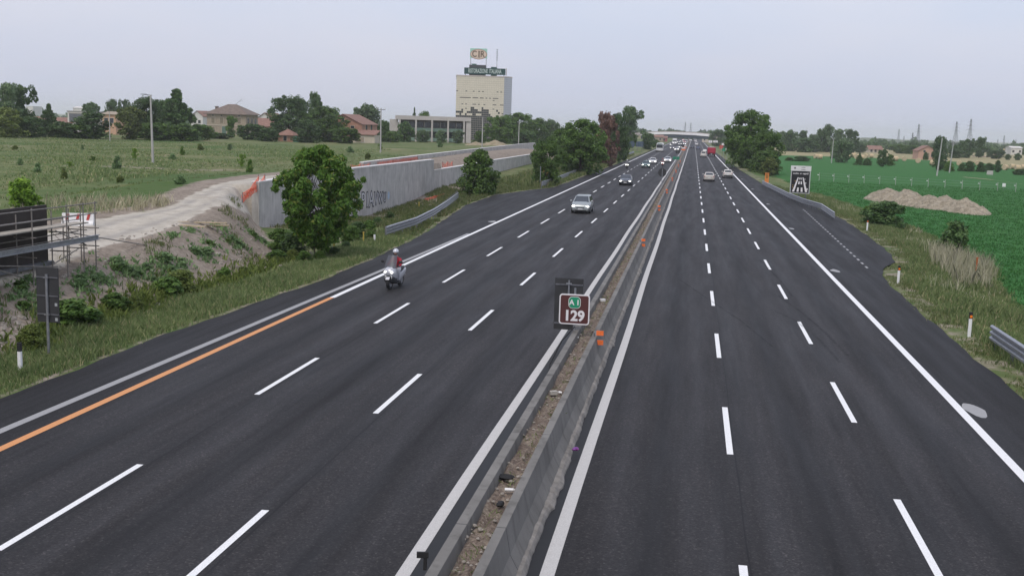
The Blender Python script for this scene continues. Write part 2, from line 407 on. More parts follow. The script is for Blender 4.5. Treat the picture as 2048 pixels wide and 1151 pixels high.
base = mix(base, ramp(noise(pos, .16, 4), [(.3, (.82, .82, .84)), (.7, (1.15, 1.13, 1.12))]), 1.0, 'MULTIPLY')
vor = nd('TexVoronoi'); vor.inputs['Scale'].default_value = 26; L(pos, vor.inputs['Vector'])
sepc = nd('SeparateColor'); L(vor.outputs['Color'], sepc.inputs[0])
base = mix(base, ramp(sepc.outputs[0], [(0, (.60, .60, .61)), (.6, (1.0, 1.0, 1.0)), (.93, (1.4, 1.38, 1.35)), (1, (2.6, 2.5, 2.4))]), 1.0, 'MULTIPLY')
# longitudinal construction joints near the lane lines
def seam(x, w):
    return math_('LESS_THAN', math_('ABSOLUTE', math_('SUBTRACT', math_('ADD', sp.outputs[0], math_('MULTIPLY', math_('SUBTRACT', noise(mpn.outputs[0], 2.5, 2), .5), .12)), x)), w)
sm = math_('MAXIMUM', math_('MAXIMUM', seam(-11.72, .022), seam(-7.9, .022)), math_('MAXIMUM', seam(1.42, .018), seam(-16.0, .02)))
base = mix(base, ramp(noise(pos, 10, 3, .7), [(.3, (.84, .84, .84)), (.7, (1.18, 1.17, 1.16))]), 1.0, 'MULTIPLY')
base = mix(base, (.006, .006, .007), math_('MULTIPLY', sm, .85))
wv = nd('TexWave', wave_type='BANDS', bands_direction='Y'); wv.inputs['Scale'].default_value = .0075; wv.inputs['Distortion'].default_value = 0; L(pos, wv.inputs['Vector'])
base = mix(base, ramp(noise(mpn.outputs[0], 3.2, 4), [(.50, (1, 1, 1)), (.68, (.62, .62, .63))]), .8, 'MULTIPLY')
vc = nd('TexVoronoi', feature='DISTANCE_TO_EDGE'); vc.inputs['Scale'].default_value = .21; vc.inputs['Randomness'].default_value = 1.0
nv = nd('TexNoise'); nv.inputs['Scale'].default_value = .8; L(pos, nv.inputs['Vector']); L(mix(pos, nv.outputs['Color'], .55), vc.inputs['Vector'])
base = mix(base, (.010, .010, .011), math_('MULTIPLY', math_('MULTIPLY', math_('LESS_THAN', vc.outputs['Distance'], .0035), ramp(noise(pos, .07, 2), [(.55, (0, 0, 0)), (.6, (1, 1, 1))])), .55))
L(base, b.inputs['Base Color']); b.inputs['Specular IOR Level'].default_value = .28
L(ramp(noise(mpn.outputs[0], 1.4, 3), [(.3, (.62, .62, .62)), (.7, (.8, .8, .8))]), b.inputs['Roughness'])
bp = nd('Bump'); bp.inputs['Strength'].default_value = .35; bp.inputs['Distance'].default_value = .012; L(noise(pos, 45, 3), bp.inputs['Height']); L(bp.outputs[0], b.inputs['Normal'])
me = bpy.data.meshes.new('road'); me.from_pydata(rv, [], rf); struct(link('road', me, m))

# painted lines
LX = {1: (-11.91, -.0215, 17.10, 11.95, 5.2), 2: (-8.06, .0835, 15.24, 12.73, 4.95), 3: (1.28, -.03, 14.82, 11.77, 4.72), 4: (4.79, .0406, 19.10, 11.47, 5.0)}
def lx(k, y): x, s, *_ = LX[k]; return x+s*(min(y, 200)-60)/100
def paint_mat(name, c1, c2, wear):
    m, t, b, nd, L, noise, ramp, mix, math_ = nodes_mat(name)
    g = nd('NewGeometry'); n = noise(g.outputs['Position'], 6, 6, .7); n2 = noise(g.outputs['Position'], 38, 2)
    c = mix(c1, c2, n); c = mix(c, (.10, .10, .10), ramp(n, [(wear, (0, 0, 0)), (wear+.15, (.6, .6, .6))]))
    c = mix(c, ramp(n2, [(.3, (.8, .8, .8)), (.7, (1.05, 1.05, 1.05))]), 1.0, 'MULTIPLY')
    L(c, b.inputs['Base Color']); b.inputs['Roughness'].default_value = .7; return m
PW = paint_mat('road_paint_white', (.72, .73, .72), (.86, .86, .85), .66)
PG = paint_mat('road_paint_worn', (.24, .24, .24), (.40, .40, .40), .60)
PC = paint_mat('road_paint_dull', (.46, .45, .43), (.60, .59, .57), .62)
PO = paint_mat('road_paint_orange', (.60, .25, .085), (.70, .33, .13), .70)
ZP = 0.005
def strip(mb, fx, y0, y1, w, step=4.0, z=ZP):
    n = max(1, int((y1-y0)/step)); rings = []
    for i in range(n+1):
        y = y0+(y1-y0)*i/n; x = fx(y); rings.append([(x-w/2, y, z), (x+w/2, y, z)])
    mb.loft(rings, closed=False, cap=False)
mb = MB()
for k in LX:
    x, s, ph, per, ln = LX[k]; i = -3
    while ph+per*i < 800:
        strip(mb, lambda y, k=k: lx(k, y), ph+per*i, ph+per*i+ln, .155, 6); i += 1
strip(mb, lambda y: -15.49+.087*(min(y, 200)-60)/100, 46.5, 1000, .25)
strip(mb, lambda y: np.interp(y, [15, 35, 62, 80, 150, 250, 1000], [8.05, 8.07, 8.03, 8.02, 7.95, 7.88, 7.88]), -25, 1000, .25)
struct(obj('white_road_lines', mb, PW))
mb = MB(); strip(mb, lambda y: -4.58+.02*math.sin(y*.2), -25, 1000, .25); strip(mb, lambda y: -2.12+.02*math.sin(y*.17+1), -25, 1000, .26); struct(obj('median_road_lines', mb, PC))
mb = MB(); strip(mb, lambda y: -15.53, -25, 46.5, .24); struct(obj('orange_road_line', mb, PO))
mb = MB(); strip(mb, lambda y: np.interp(y, [-25, 24, 45, 65, 76], [-16.5, -16.42, -16.15, -15.86, -15.72]), -25, 78, .26); struct(obj('worn_grey_road_line', mb, PG))
mb = MB()
pA, pB = at(1735, 536), at(1605, 417)
nd_ = 26
for i in range(nd_):
    a = pA.lerp(pB, i/nd_); c = pA.lerp(pB, (i+.45)/nd_); mb.face([(a.x-.07, a.y, ZP), (a.x+.07, a.y, ZP), (c.x+.07, c.y, ZP), (c.x-.07, c.y, ZP)])
struct(obj('layby_dotted_line', mb, PG))
mb = MB()
for px, py, w, l in ((1948, 819, .30, 1.7), (1670, 541, .26, 1.5), (1583, 457, .22, 1.4), (1536, 408, .2, 1.5), (985, 443, .35, 1.6), (1505, 378, .2, 1.6), (1484, 358, .2, 1.6)):
    p = at(px, py); pts = []
    for i in range(18):
        a = 2*math.pi*i/18; r = 1+.12*math.sin(3*a+px); k = 1 if math.sin(a) < 0 else 1-.55*abs(math.sin(a))
        pts.append((p.x-.05*math.sin(a)+w*math.cos(a)*r*k, p.y+l/2*math.sin(a)*r, ZP))
    mb.face(pts)
struct(obj('pale_paint_spills', mb, PG))

mb = MB()
for pts, w in ((((1555, 590), (1600, 622), (1650, 664), (1705, 722)), .13), (((1550, 622), (1590, 640), (1640, 680), (1690, 735)), .12), (((1360, 560), (1480, 640), (1560, 705)), .10), (((1520, 520), (1560, 560), (1590, 600)), .10)):
    P_ = [at(*p) for p in pts]; rings = []
    for a, b_ in zip(P_, P_[1:]):
        for k in range(6): q = a.lerp(b_, k/6); rings.append([(q.x-w/2, q.y, .0095), (q.x+w/2, q.y, .0095)])
    mb.loft(rings, closed=False, cap=False)
m, t, b, nd, L, noise, ramp, mix, math_ = nodes_mat('tyre_mark')
g = nd('NewGeometry'); b.inputs['Base Color'].default_value = (.012, .012, .013, 1); b.inputs['Roughness'].default_value = .8
L(ramp(noise(g.outputs['Position'], 1.5, 5, .7), [(.35, (.0, .0, .0)), (.7, (.4, .4, .4))]), b.inputs['Alpha'])
struct(obj('tyre_marks', mb, m))
# ------------------------------------------------------------------ median
def walllike(prof, y0, y1, step=6.0, jit=0.0):
    mb = MB(); n = int((y1-y0)/step); rings = []
    for i in range(n+1):
        y = y0+(y1-y0)*i/n; d = jit*math.sin(y*.9); rings.append([(x+d, y, z) for x, z in prof])
    return mb.loft(rings)
def stained(name, ca, cb, streak):
    m, t, b, nd, L, noise, ramp, mix, math_ = nodes_mat(name)
    g = nd('NewGeometry'); pos = g.outputs['Position']; mp = nd('Mapping'); mp.inputs['Scale'].default_value = (1, 1, .15); L(pos, mp.inputs[0])
    c = mix(ramp(noise(pos, .7, 6), [(.3, ca), (.7, cb)]), streak, ramp(noise(mp.outputs[0], 2.6, 5), [(.5, (0, 0, 0)), (.72, (.75, .75, .75))]))
    sp = nd('SeparateXYZ'); L(pos, sp.inputs[0])
    fr = math_('FRACT', math_('DIVIDE', sp.outputs[1], 6.0)); jn = math_('LESS_THAN', fr, .006)
    c = mix(c, (.04, .04, .04), math_('MULTIPLY', jn, .8))
    L(c, b.inputs['Base Color']); b.inputs['Roughness'].default_value = .9
    bp = nd('Bump'); bp.inputs['Strength'].default_value = .25; bp.inputs['Distance'].default_value = .02; L(noise(pos, 9, 4), bp.inputs['Height']); L(bp.outputs[0], b.inputs['Normal'])
    return m
BARR = stained('barrier_concrete', (.115, .11, .10), (.195, .187, .172), (.062, .058, .05))
RETW = stained('retaining_concrete', (.35, .34, .32), (.52, .505, .475), (.215, .205, .19))
tag(obj('concrete_barrier', walllike([(-4.14, .01), (-4.14, .12), (-3.94, .32), (-3.73, .90), (-3.54, .90), (-3.46, .30), (-3.46, .01)], -25, 900), BARR), 'weathered concrete barrier on the left edge of the median, beside the oncoming traffic', 'barrier')
b2 = tag(obj('concrete_barrier', walllike([(-3.02, .01), (-3.02, .90), (-2.85, .90), (-2.76, .42), (-2.62, .16), (-2.62, .01)], -25, 900), BARR), 'weathered concrete barrier on the right edge of the soil filled median, carrying orange reflectors', 'barrier')
# broken kerb at the foot of the barrier
mb = MB(); rings = []
kr = random.Random(4); o_ = 0
for i in range(1500):
    y = -20+i*.17 if i < 1100 else 167+(i-1100)*1.8
    if y > 880: break
    o_ = o_*.82+kr.uniform(-.016, .016)+(.05 if kr.random() < .015 else 0); h = .13+kr.uniform(-.02, .02)
    rings.append([(-2.64, y, .01), (-2.64, y, h+.03), (-2.555+o_*.5, y, h), (-2.51+o_, y, .05), (-2.50+o_, y, .008)])
mb.loft(rings); tag(obj('kerb', mb, mat('broken_kerb', (.12, .112, .10), .95, col2=(.29, .27, .245), scale=2.5, bump=.6)), 'crumbling pale kerb running along the foot of the right median barrier', 'kerb')
# soil and gutters
mb = MB(); rings = []
for i in range(520):
    y = -25+i*.5 if i < 400 else 175+(i-400)*6
    if y > 890: break
    rings.append([(-3.54+.53*j/6, y, .66+.06*wob(j*1.3, y*2.2, 1.1)+.05*wob(j*2., y*.5, 1., 3)) for j in range(7)])
mb.loft(rings, closed=False, cap=False)
m, t, b, nd, L, noise, ramp, mix, math_ = nodes_mat('median_soil')
g = nd('NewGeometry'); pos = g.outputs['Position']
c = mix(ramp(noise(pos, 2.6, 6, .7), [(.32, (.060, .042, .034)), (.5, (.145, .108, .083)), (.68, (.40, .345, .26))]), ramp(noise(pos, 14, 5, .75), [(.32, (.045, .033, .028)), (.5, (.16, .12, .095)), (.68, (.42, .35, .27))]), .6)
L(c, b.inputs['Base Color']); b.inputs['Roughness'].default_value = 1
bp = nd('Bump'); bp.inputs['Strength'].default_value = 1; bp.inputs['Distance'].default_value = .05; L(noise(pos, 12, 5), bp.inputs['Height']); L(bp.outputs[0], b.inputs['Normal'])
struct(obj('median_soil', mb, m, smooth=True))
mb = MB(); strip(mb, lambda y: -4.29, -25, 600, .32, z=.004); strip(mb, lambda y: -2.375, -25, 600, .25, z=.004); struct(obj('median_gutter', mb, mat('gutter_dark', (.009, .009, .009), .6, var=.3, scale=4)))  # near-black strips between the edge lines and the barriers

# ------------------------------------------------------------------ signs, reflectors
def sign_board(mb_board, n=0): pass
ys_ref = [36.2, 68.6, 100.5, 129.3, 163, 196, 229, 262]
ref_lab = ['nearest pair of square orange reflectors on the right median barrier, just past the kilometre sign', 'second pair of orange reflectors from the camera on the right median barrier',
 'third pair of orange reflectors from the camera on the right median barrier', 'fourth pair of orange reflectors from the camera on the right median barrier'] + ['small distant pair of orange reflectors on the right median barrier']*4
for y, lb in zip(ys_ref, ref_lab):
    r = thing('barrier_reflector', lb, 'reflector', (-2.93, y, .90), 0, 'orange reflector pairs along the median barrier')
    obj('bracket', MB().box((0, .03, .06), (.05, .03, .14)).box((.0, .03, -.12), (.02, .03, .24)).box((.1, .03, -.22), (.2, .02, .03)), METAL_D, r)
    for dx, dz in ((.19, .13), (.19, -.19)):
        obj('reflector_plate', MB().box((dx, 0, dz), (.24, .03, .16)), ORANGE, r)
# kilometre sign
def rrect(w, h, r, n=5):
    pts = []
    for cx, cz, a0 in ((w/2-r, h/2-r, 0), (-w/2+r, h/2-r, 90), (-w/2+r, -h/2+r, 180), (w/2-r, -h/2+r, 270)):
        for i in range(n+1):
            a = rad(a0+90*i/n); pts.append((cx+r*math.cos(a), cz+r*math.sin(a)))
    return pts
ks = thing('kilometre_sign', 'square brown kilometre sign reading A1 129 with white border on the median', 'road sign', (-3.73, 37.2, .0))
obj('pole', MB().tube((0, .06, .90), (0, .06, 2.35), .035), METAL, ks)
sgn = bpy.data.objects.new('sign_face', None)
def prism_at(pts, y0, y1, cz, cx=0): return MB().prism([(p[0]+cx, p[1]+cz) for p in pts], y0, y1)
SW = mat('sign_white', (.72, .70, .70), .45); SBR = mat('sign_brown', (.085, .028, .026), .45, var=.08); SGR = mat('sign_green', (.012, .26, .13), .45)
pn = obj('sign_panel', prism_at(rrect(1.05, 1.05, .10), -.02, .02, 1.62), SW, ks)
obj('brown_field', prism_at(rrect(.965, .965, .07), -.024, -.0205, 1.62), SBR, pn)
obj('badge_border', prism_at(rrect(.42, .41, .13), -.028, -.0245, 1.86), SW, pn)
obj('green_badge', prism_at(rrect(.385, .375, .115), -.032, -.0285, 1.86), SGR, pn)
text_obj('badge_lettering', 'A 1', .25, SW, pn, Matrix.Translation((0, -.036, 1.855)) @ STAND, bold=.008, depth=.003)
text_obj('number', '129', .50, SW, pn, Matrix.Translation((0, -.028, 1.385)) @ STAND, bold=.018, depth=.003, sx=.98, spacing=.98)
bs = thing('road_sign', 'tall dark rectangular sign seen from behind, right behind the brown kilometre sign', 'road sign', (-4.10, 38.6, 0), 0)
obj('sign_panel', MB().box((0, .12, 1.55), (1.02, .03, 1.86)), DARKP, bs)
obj('frame_rail', MB().box((0, .095, 2.25), (.98, .02, .05)), METAL_D, bs); obj('frame_rail', MB().box((0, .095, .85), (.98, .02, .05)), METAL_D, bs)
obj('pole', MB().tube((.0, .05, .85), (.0, .05, 2.42), .035), METAL, bs); obj('clamp', MB().box((0, .02, 2.3), (.2, .03, .05)), METAL, bs)
obj('sticker', MB().box((.32, .102, .8), (.12, .004, .09)), mat('pale_sticker', (.35, .37, .38), .5), bs)
def pole_sign(loc, label, shape, size, h, m, pole_m=METAL):
    r = thing('road_sign', label, 'road sign', loc)
    obj('pole', MB().tube((0, -.05, 0), (0, -.05, h+size*.45), .04), pole_m, r)
    if shape == 'round': obj('sign_disc', MB().disc((0, 0, h), size/2, (0, 1, 0), 22, .03), m, r)
    else: obj('sign_panel', MB().box((0, 0, h), (size, .03, shape)), m, r)
    return r
pole_sign((-4.0, 154, 0), 'round sign seen from its dark back, leaning over the median among the traffic', 'round', 1.15, 2.1, DARKP)
pole_sign((-3.75, 262, 0.4), 'small solid green sign standing on the distant median', .7, 1.5, 1.2, mat('green_sign_board', (.012, .20, .11), .5))
pole_sign((-3.9, 300, 0.4), 'far round dark sign back standing on the median beyond the green sign', 'round', 1.2, 2.0, DARKP)
pole_sign((-3.9, 430, 0.4), 'farthest dark round sign back on the median near the queue of headlights', 'round', 1.2, 2.0, DARKP)
ns = thing('road_sign', 'dark rectangular sign seen from behind on a single grey pole at the left verge', 'road sign', (-20.2, 32.1, gz(-20.2, 32.1)), rad(-4))
obj('pole', MB().tube((0, -.05, -.1), (0, -.05, 2.75), .045), METAL, ns)
obj('sign_panel', MB().box((0, .0, 2.08), (.80, .03, 1.78)), DARKP, ns)
for z in (1.45, 2.05, 2.65): obj('frame_rail', MB().box((0, -.025, z), (.78, .02, .04)), METAL_D, ns)
for z in (2.65, 1.45): obj('clamp', MB().box((.0, -.085, z), (.18, .03, .05)), METAL, ns)
for x, z in ((.3, 1.78), (.3, 1.3)): obj('sticker', MB().box((x, -.018, z), (.09, .005, .1)), MATS['pale_sticker'], ns)

def delineator(p, label, refl=True, h=.95, cap=True):
    r = thing('delineator_post', label, 'marker post', p, 0, 'white marker posts along the verges')
    obj('post', MB().prism(rrect(.13, .11, .04, 3), -.1, h*.74, 'z'), WHITEP, r)
    if cap: obj('cap', MB().prism(rrect(.132, .112, .04, 3), h*.74, h, 'z'), BLACK, r)
    if refl: obj('reflector', MB().box((0, -.06, h*.83), (.09, .02, h*.1)), mat('amber_reflector', (.9, .22, .02), .3), r)
    return r
delineator(at(41, 750, gz(-19.4, 29.3)), 'white marker post with black cap at the left verge before the dark sign', False, 1.0)
delineator(gat(749, 487), 'plain white marker post at the near end of the left guardrail', False, .8, False)
delineator(gat(1734, 461), 'farthest white marker post at the right lay-by, below a dark bush', True, .95)
delineator(gat(1796, 566), 'white marker post with amber reflector just past the end of the right lay-by', True, .95)
delineator(gat(1938, 673), 'nearest white marker post with amber reflector, beside the near right guardrail', True, 1.0)
YEL = mat('yellow_post', (.45, .33, .06), .7, var=.2)
for px, py, h, lb in ((727, 487, .75, 'thin yellow stake standing by the white post near the guardrail'), (668, 503, .55, 'short yellow stake in the grass under the big leafy tree'), (838, 418, .7, 'thin yellow stake behind the left guardrail')):
    p = gat(px, py); tag(obj('stake', MB().tube((0, 0, -.1), (0, 0, h), .05, .045).box((0, 0, h), (.11, .11, .04)), YEL, loc=p), lb, 'stake')
p = gat(1950, 556); tag(obj('stake', MB().tube((0, 0, -.1), (0.03, 0, 1.25), .06, .05).box((.03, 0, 1.25), (.14, .12, .05)), mat('rusty_orange', (.36, .10, .03), .8, var=.3), loc=p), 'rusty orange stake in the tall pale grass on the right verge', 'stake')
def sos(p, label, m, rz=0):
    r = thing('emergency_call_column', label, 'call box', p, rz)
    obj('housing', MB().prism(rrect(.62, .4, .08, 3), 0, 1.55, 'z'), m, r); obj('plinth', MB().box((0, 0, -.02), (.8, .6, .14)), CONC, r)
    obj('call_panel', MB().box((0, -.205, 1.05), (.38, .02, .6)), mat('call_panel', (.30, .14, .03), .6), r); obj('hood', MB().box((0, -.03, 1.58), (.68, .5, .06)), m, r)
sos(gat(1091, 366)+Vector((0, 0, .55)), 'yellow orange emergency call box behind the left guardrail at the lay-by', mat('sos_yellow', (.80, .36, .03), .5, var=.1))
sos(gat(1533, 368)+Vector((0, 0, .15)), 'orange emergency call box at the far end of the right guardrail', mat('sos_orange', (.66, .22, .05), .5, var=.1))
p = gat(1080, 374); tag(obj('marker_pole', MB().tube((0, 0, 0), (0, 0, 2.7), .05, .045).box((0, 0, 2.7), (.14, .14, .05)).box((0, 0, .02), (.2, .2, .06)), METAL, loc=p), 'slim pale pole beside the yellow call box at the left lay-by', 'pole')

# big safety sign on the right
vs = thing('safety_sign', 'tall black sign with white lane drawing on the right verge, reading occhio ai segnali', 'road sign', gat(1598, 399), rad(-3))
vw, vh = 2.35, 3.35
for x in (-.85, -.05, .75): obj('leg', MB().tube((x, .08, -.3), (x, .08, 1.0), .05), METAL_D, vs)
pn = obj('sign_panel', MB().box((0, 0, .75+vh/2), (vw, .08, vh)), mat('sign_rim', (.45, .46, .46), .6, .1), vs)
obj('black_face', MB().box((0, -.043, .82+1.32), (vw-.22, .006, 2.62)), mat('sign_black', (.012, .013, .015), .5), pn)
obj('header', MB().box((0, -.05, .75+vh-.30), (vw+.06, .06, .62)), mat('sign_header', (.66, .66, .64), .6, var=.08), pn)
text_obj('header_lettering', 'la vista', .16, mat('letter_grey', (.12, .12, .12), .6), pn, Matrix.Translation((.28, -.084, .75+vh-.18)) @ STAND, bold=.006, depth=.003)
text_obj('header_lettering', 'e sicura', .16, MATS['letter_grey'], pn, Matrix.Translation((.28, -.084, .75+vh-.44)) @ STAND, bold=.006, depth=.003)
obj('emblem', MB().disc((-.72, -.083, .75+vh-.28), .11, (0, 1, 0), 14, .006), MATS['letter_grey'], pn)
text_obj('lettering', 'occhio  ai  segnali', .27, SW, pn, Matrix.Translation((0, -.05, .75+vh-.92)) @ STAND, bold=.006, depth=.003, sx=.96)
def bar(x0, z0, x1, z1, w0, w1): return MB().prism([(x0-w0/2, z0), (x0+w0/2, z0), (x1+w1/2, z1), (x1-w1/2, z1)], -.051, -.047)
zb = .95
obj('lane_drawing', bar(-.78, zb, -.26, zb+1.75, .26, .12), SW, pn); obj('lane_drawing', bar(.78, zb, .30, zb+1.75, .26, .12), SW, pn)
for z0, z1, xo, w in ((0, .52, .24, .23), (.92, 1.27, .155, .17), (1.5, 1.72, .1, .11)):
    for s in (-1, 1): obj('lane_drawing', bar(s*(xo+.0), zb+z0, s*(xo-.03), zb+z1, w, w*.85), SW, pn)
for x, z, r_ in ((.86, zb+.35, .1), (.66, zb+1.08, .075), (.54, zb+1.55, .06)): obj('lane_drawing', MB().disc((x, -.049, z), r_, (0, 1, 0), 10, .004), SW, pn)
for x, z in ((-.86, zb+.55), (-.84, zb+.8), (-.6, zb+1.3)): obj('lane_drawing', MB().disc((x, -.049, z), .05, (0, 1, 0), 8, .004), mat('sign_amber', (.6, .35, .1), .5), pn)

# ------------------------------------------------------------------ guardrails
def guardrail(pts, label, side=1, step=2.2, z0=.0, endcap=True):
    P = [Vector(p) for p in pts]
    o = P[0].copy(); r = thing('guardrail', label, 'guardrail', o, 0)
    prof = [(0, .34), (.06, .39), (.06, .46), (-.02, .51), (-.02, .55), (.06, .60), (.06, .67), (-.02, .72), (-.02, .76), (.06, .81), (.06, .88), (0, .93), (-.03, .93), (-.05, .62), (-.03, .34)]
    dense = []
    for a, b in zip(P, P[1:]):
        n = max(1, int((b-a).length/1.5))
        for i in range(n): dense.append(a.lerp(b, i/n))
    dense.append(P[-1]); rings = []
    for i, p in enumerate(dense):
        d = (dense[min(i+1, len(dense)-1)]-dense[max(i-1, 0)]); d.z = 0; d.normalize(); nrm = Vector((d.y, -d.x, 0))*side
        rings.append([p-o+nrm*a+Vector((0, 0, h)) for a, h in prof])
    obj('rail', MB().loft(rings), METAL, r, smooth=True)
    tot = 0; nxt = .3
    for a, b in zip(dense, dense[1:]):
        l = (b-a).length
        while nxt < tot+l:
            p = a.lerp(b, (nxt-tot)/l)-o; d = (b-a).normalized(); nrm = Vector((d.y, -d.x, 0))*side; q = p-nrm*.12
            obj('post', MB().box((q.x, q.y, .32), (.09, .09, 1.1), math.atan2(d.y, d.x)).box((q.x+nrm.x*.05, q.y+nrm.y*.05, .62), (.14, .08, .2), math.atan2(d.y, d.x)), METAL_D, r); nxt += step
        tot += l
    return r
GW = [gat(772, 480), gat(800, 470), gat(832, 459), gat(868, 439), gat(893, 421), gat(916, 402)]
guardrail(GW, 'curved galvanised guardrail at the near end of the left lay-by, before the graffiti wall', 1)
guardrail([gat(1084, 377), gat(1112, 367), gat(1152, 350)], 'short straight guardrail under the yellow call box on the left', 1, 4)
guardrail([gat(1208, 327), gat(1238, 319), gat(1268, 308)], 'distant grey guardrail on the left verge beyond the dead brown tree', 1, 12)
guardrail([gat(1524, 373), gat(1545, 384), gat(1575, 400), gat(1605, 413), gat(1642, 425), gat(1668, 444)], 'long guardrail in front of the black safety sign on the right lay-by', 1)
guardrail([Vector((11.45, 43.2, 0)), Vector((11.45, 20, 0))], 'near end of a grey guardrail at the right picture edge', 1)

# ------------------------------------------------------------------ retaining walls on the left
Yw0, Yw1 = 73.8, atx(868, 320, WX).y
zt = lambda px, py: atx(px, py, WX).z
mb = MB(); rings = []
TOPZ = [(Yw0, atx(530, 364, WX).z), (atx(703, 338, WX).y, atx(703, 338, WX).z), (Yw1, atx(867, 320, WX).z)]
for y, z in TOPZ: rings.append([(WX, y, -1.8), (WX, y, z), (WX-.55, y, z), (WX-.55, y, -1.8)])
mb.loft(rings)
w1 = tag(obj('retaining_wall', mb, RETW), 'tall grey concrete retaining wall with graffiti behind the big leafy tree', 'wall')
cap = MB(); rings = []
for y, z in TOPZ: rings.append([(WX+.03, y-.02, z+.003), (WX+.03, y-.02, z+.08), (WX-.58, y-.02, z+.08), (WX-.58, y-.02, z+.003)])
obj('coping', cap.loft(rings), mat('pale_concrete', (.62, .61, .59), .85, var=.15, scale=2), w1)
GO = mat('graffiti_outline', (.035, .035, .045), .8); GF = mat('graffiti_fill', (.50, .50, .51), .8, var=.15); GB = mat('graffiti_blue', (.36, .45, .55), .8, var=.2); GR_ = mat('graffiti_red', (.45, .09, .12), .8, var=.3)
WALLROT = Matrix(((0, 0, 1, 0), (1, 0, 0, 0), (0, 1, 0, 0), (0, 0, 0, 1)))   # lettering on a face looking to +X, read left to right with growing Y
p0 = atx(722, 400, WX); p1 = atx(776, 392, WX); gw = p1.y-p0.y
for txt, u, sz in (('P', .07, 2.0), ('I', .21, 1.9), ('A', .36, 2.0), ('V', .53, 1.7), ('W', .70, 1.45), ('U', .87, 1.2)):
    y = p0.y+gw*u; z = p0.z+(p1.z-p0.z)*u-.12
    text_obj('graffiti_outline', txt, sz, GO, w1, Matrix.Translation((WX+.012, y, z)) @ WALLROT, bold=.13, depth=.004, sx=1.1)
    text_obj('graffiti_fill', txt, sz, GF, w1, Matrix.Translation((WX+.020, y, z)) @ WALLROT, bold=.0, depth=.004, sx=1.15)
pb = atx(777, 391, WX); obj('graffiti_splash', MB().disc((WX+.016, pb.y, pb.z), .42, (1, 0, 0), 9, .012), GB, w1)
for px, py, r_, m in ((668, 404, .5, GR_), (684, 402, .45, GB), (688, 415, .42, GR_), (640, 402, .4, GB)):
    q = atx(px, py, WX); obj('graffiti_splash', MB().disc((WX+.016, q.y, q.z), r_, (1, 0, 0), 8, .012), m, w1)
mb = MB(); rings = []
T2 = [(Yw1+.01, atx(868, 341, WX).z), (atx(932, 331, WX).y, atx(932, 331, WX).z), (atx(986, 321, WX).y, atx(986, 321, WX).z), (atx(1064, 309, WX).y, atx(1064, 309, WX).z)]
for y, z in T2: rings.append([(WX-.02, y, -.4), (WX-.02, y, z), (WX-.5, y, z), (WX-.5, y, -.4)])
w2_ = tag(obj('retaining_wall', mb.loft(rings), RETW), 'lower concrete retaining wall continuing behind the graffiti wall towards the distant trees', 'wall')
cap = MB(); rings = []
for y, z in T2: rings.append([(WX+.02, y+.02, z+.003), (WX+.02, y+.02, z+.07), (WX-.53, y+.02, z+.07), (WX-.53, y+.02, z+.003)])
obj('coping', cap.loft(rings), MATS['pale_concrete'], w2_)
mb = MB(); rings = []
for y in (112, 143, 195, 265, 298):
    x = float(np.interp(y, FPX, FPV)); rings.append([(x, y, 1.5), (x, y, 3.55), (x-.4, y, 3.55), (x-.4, y, 1.5)])
w3 = tag(obj('retaining_wall', mb.loft(rings), RETW), 'long low concrete parapet on the field side of the construction ramp', 'wall')
cap = MB(); rings = []
for y in (112, 143, 195, 265, 298):
    x = float(np.interp(y, FPX, FPV)); rings.append([(x+.03, y, 3.553), (x+.03, y, 3.63), (x-.43, y, 3.63), (x-.43, y, 3.553)])
obj('coping', cap.loft(rings), MATS['pale_concrete'], w3)

# orange safety netting
def net(pts, h, label, drop=.25):
    r = MB(); P = [Vector(p) for p in pts]; dense = []
    for a, b in zip(P, P[1:]):
        n = max(2, int((b-a).length/.35))
        for i in range(n): dense.append((a.lerp(b, i/n), math.sin(math.pi*i/n)))
    dense.append((P[-1], 0)); o = P[0]
    rows = 5
    for i, (p, sgm) in enumerate(dense):
        pass
    nodes = [[p-o+Vector((.05*math.sin(i*1.7+j), .04*math.cos(i*2.1+j), h*(1-sgm*drop)*j/rows)) for j in range(rows+1)] for i, (p, sgm) in enumerate(dense)]
    for i in range(len(nodes)):
        for j in range(rows+1):
            if i+1 < len(nodes): r.tube(nodes[i][j], nodes[i+1][j], .020, .020, 4, False)
            if j < rows: r.tube(nodes[i][j], nodes[i][j+1], .015, .015, 4, False)
    t_ = thing('safety_net', label, 'netting', o)
    obj('mesh', r, NET, t_)
    for p in P: q = p-o; obj('stake', MB().tube(q+Vector((0, 0, -.2)), q+Vector((0, 0, h+.1)), .025), METAL_D, t_)
G = lambda x, y: Vector((x, y, gz(x, y)))
n0, n1_, n2_ = gat(530, 386), gat(485, 405), gat(517, 427)
net([n0, n1_, n2_], .62, 'torn orange safety net hanging at the near end of the graffiti wall', .35)
fpx = lambda y: float(np.interp(y, FPX, FPV))
net([Vector((fpx(y)+.12, y, 2.9)) for y in (118, 126, 134, 142)], .55, 'red orange net draped along the field side parapet above the graffiti wall', .1)
net([Vector((WX-.9, y, gz(WX-.9, y))) for y in (98, 101, 104)], .7, 'small orange net on the soil above the graffiti wall beside the tree', .2)
net([Vector((WX-1.2, y, gz(WX-1.2, y)+.1)) for y in (137, 140, 143)], .8, 'bright orange net on the soil where the tall wall steps down', .3)
q1, q2 = gat(850, 402), gat(888, 392); net([q1, q1.lerp(q2, .5), q2], .3, 'flattened orange net lying in the grass behind the left guardrail', .2)

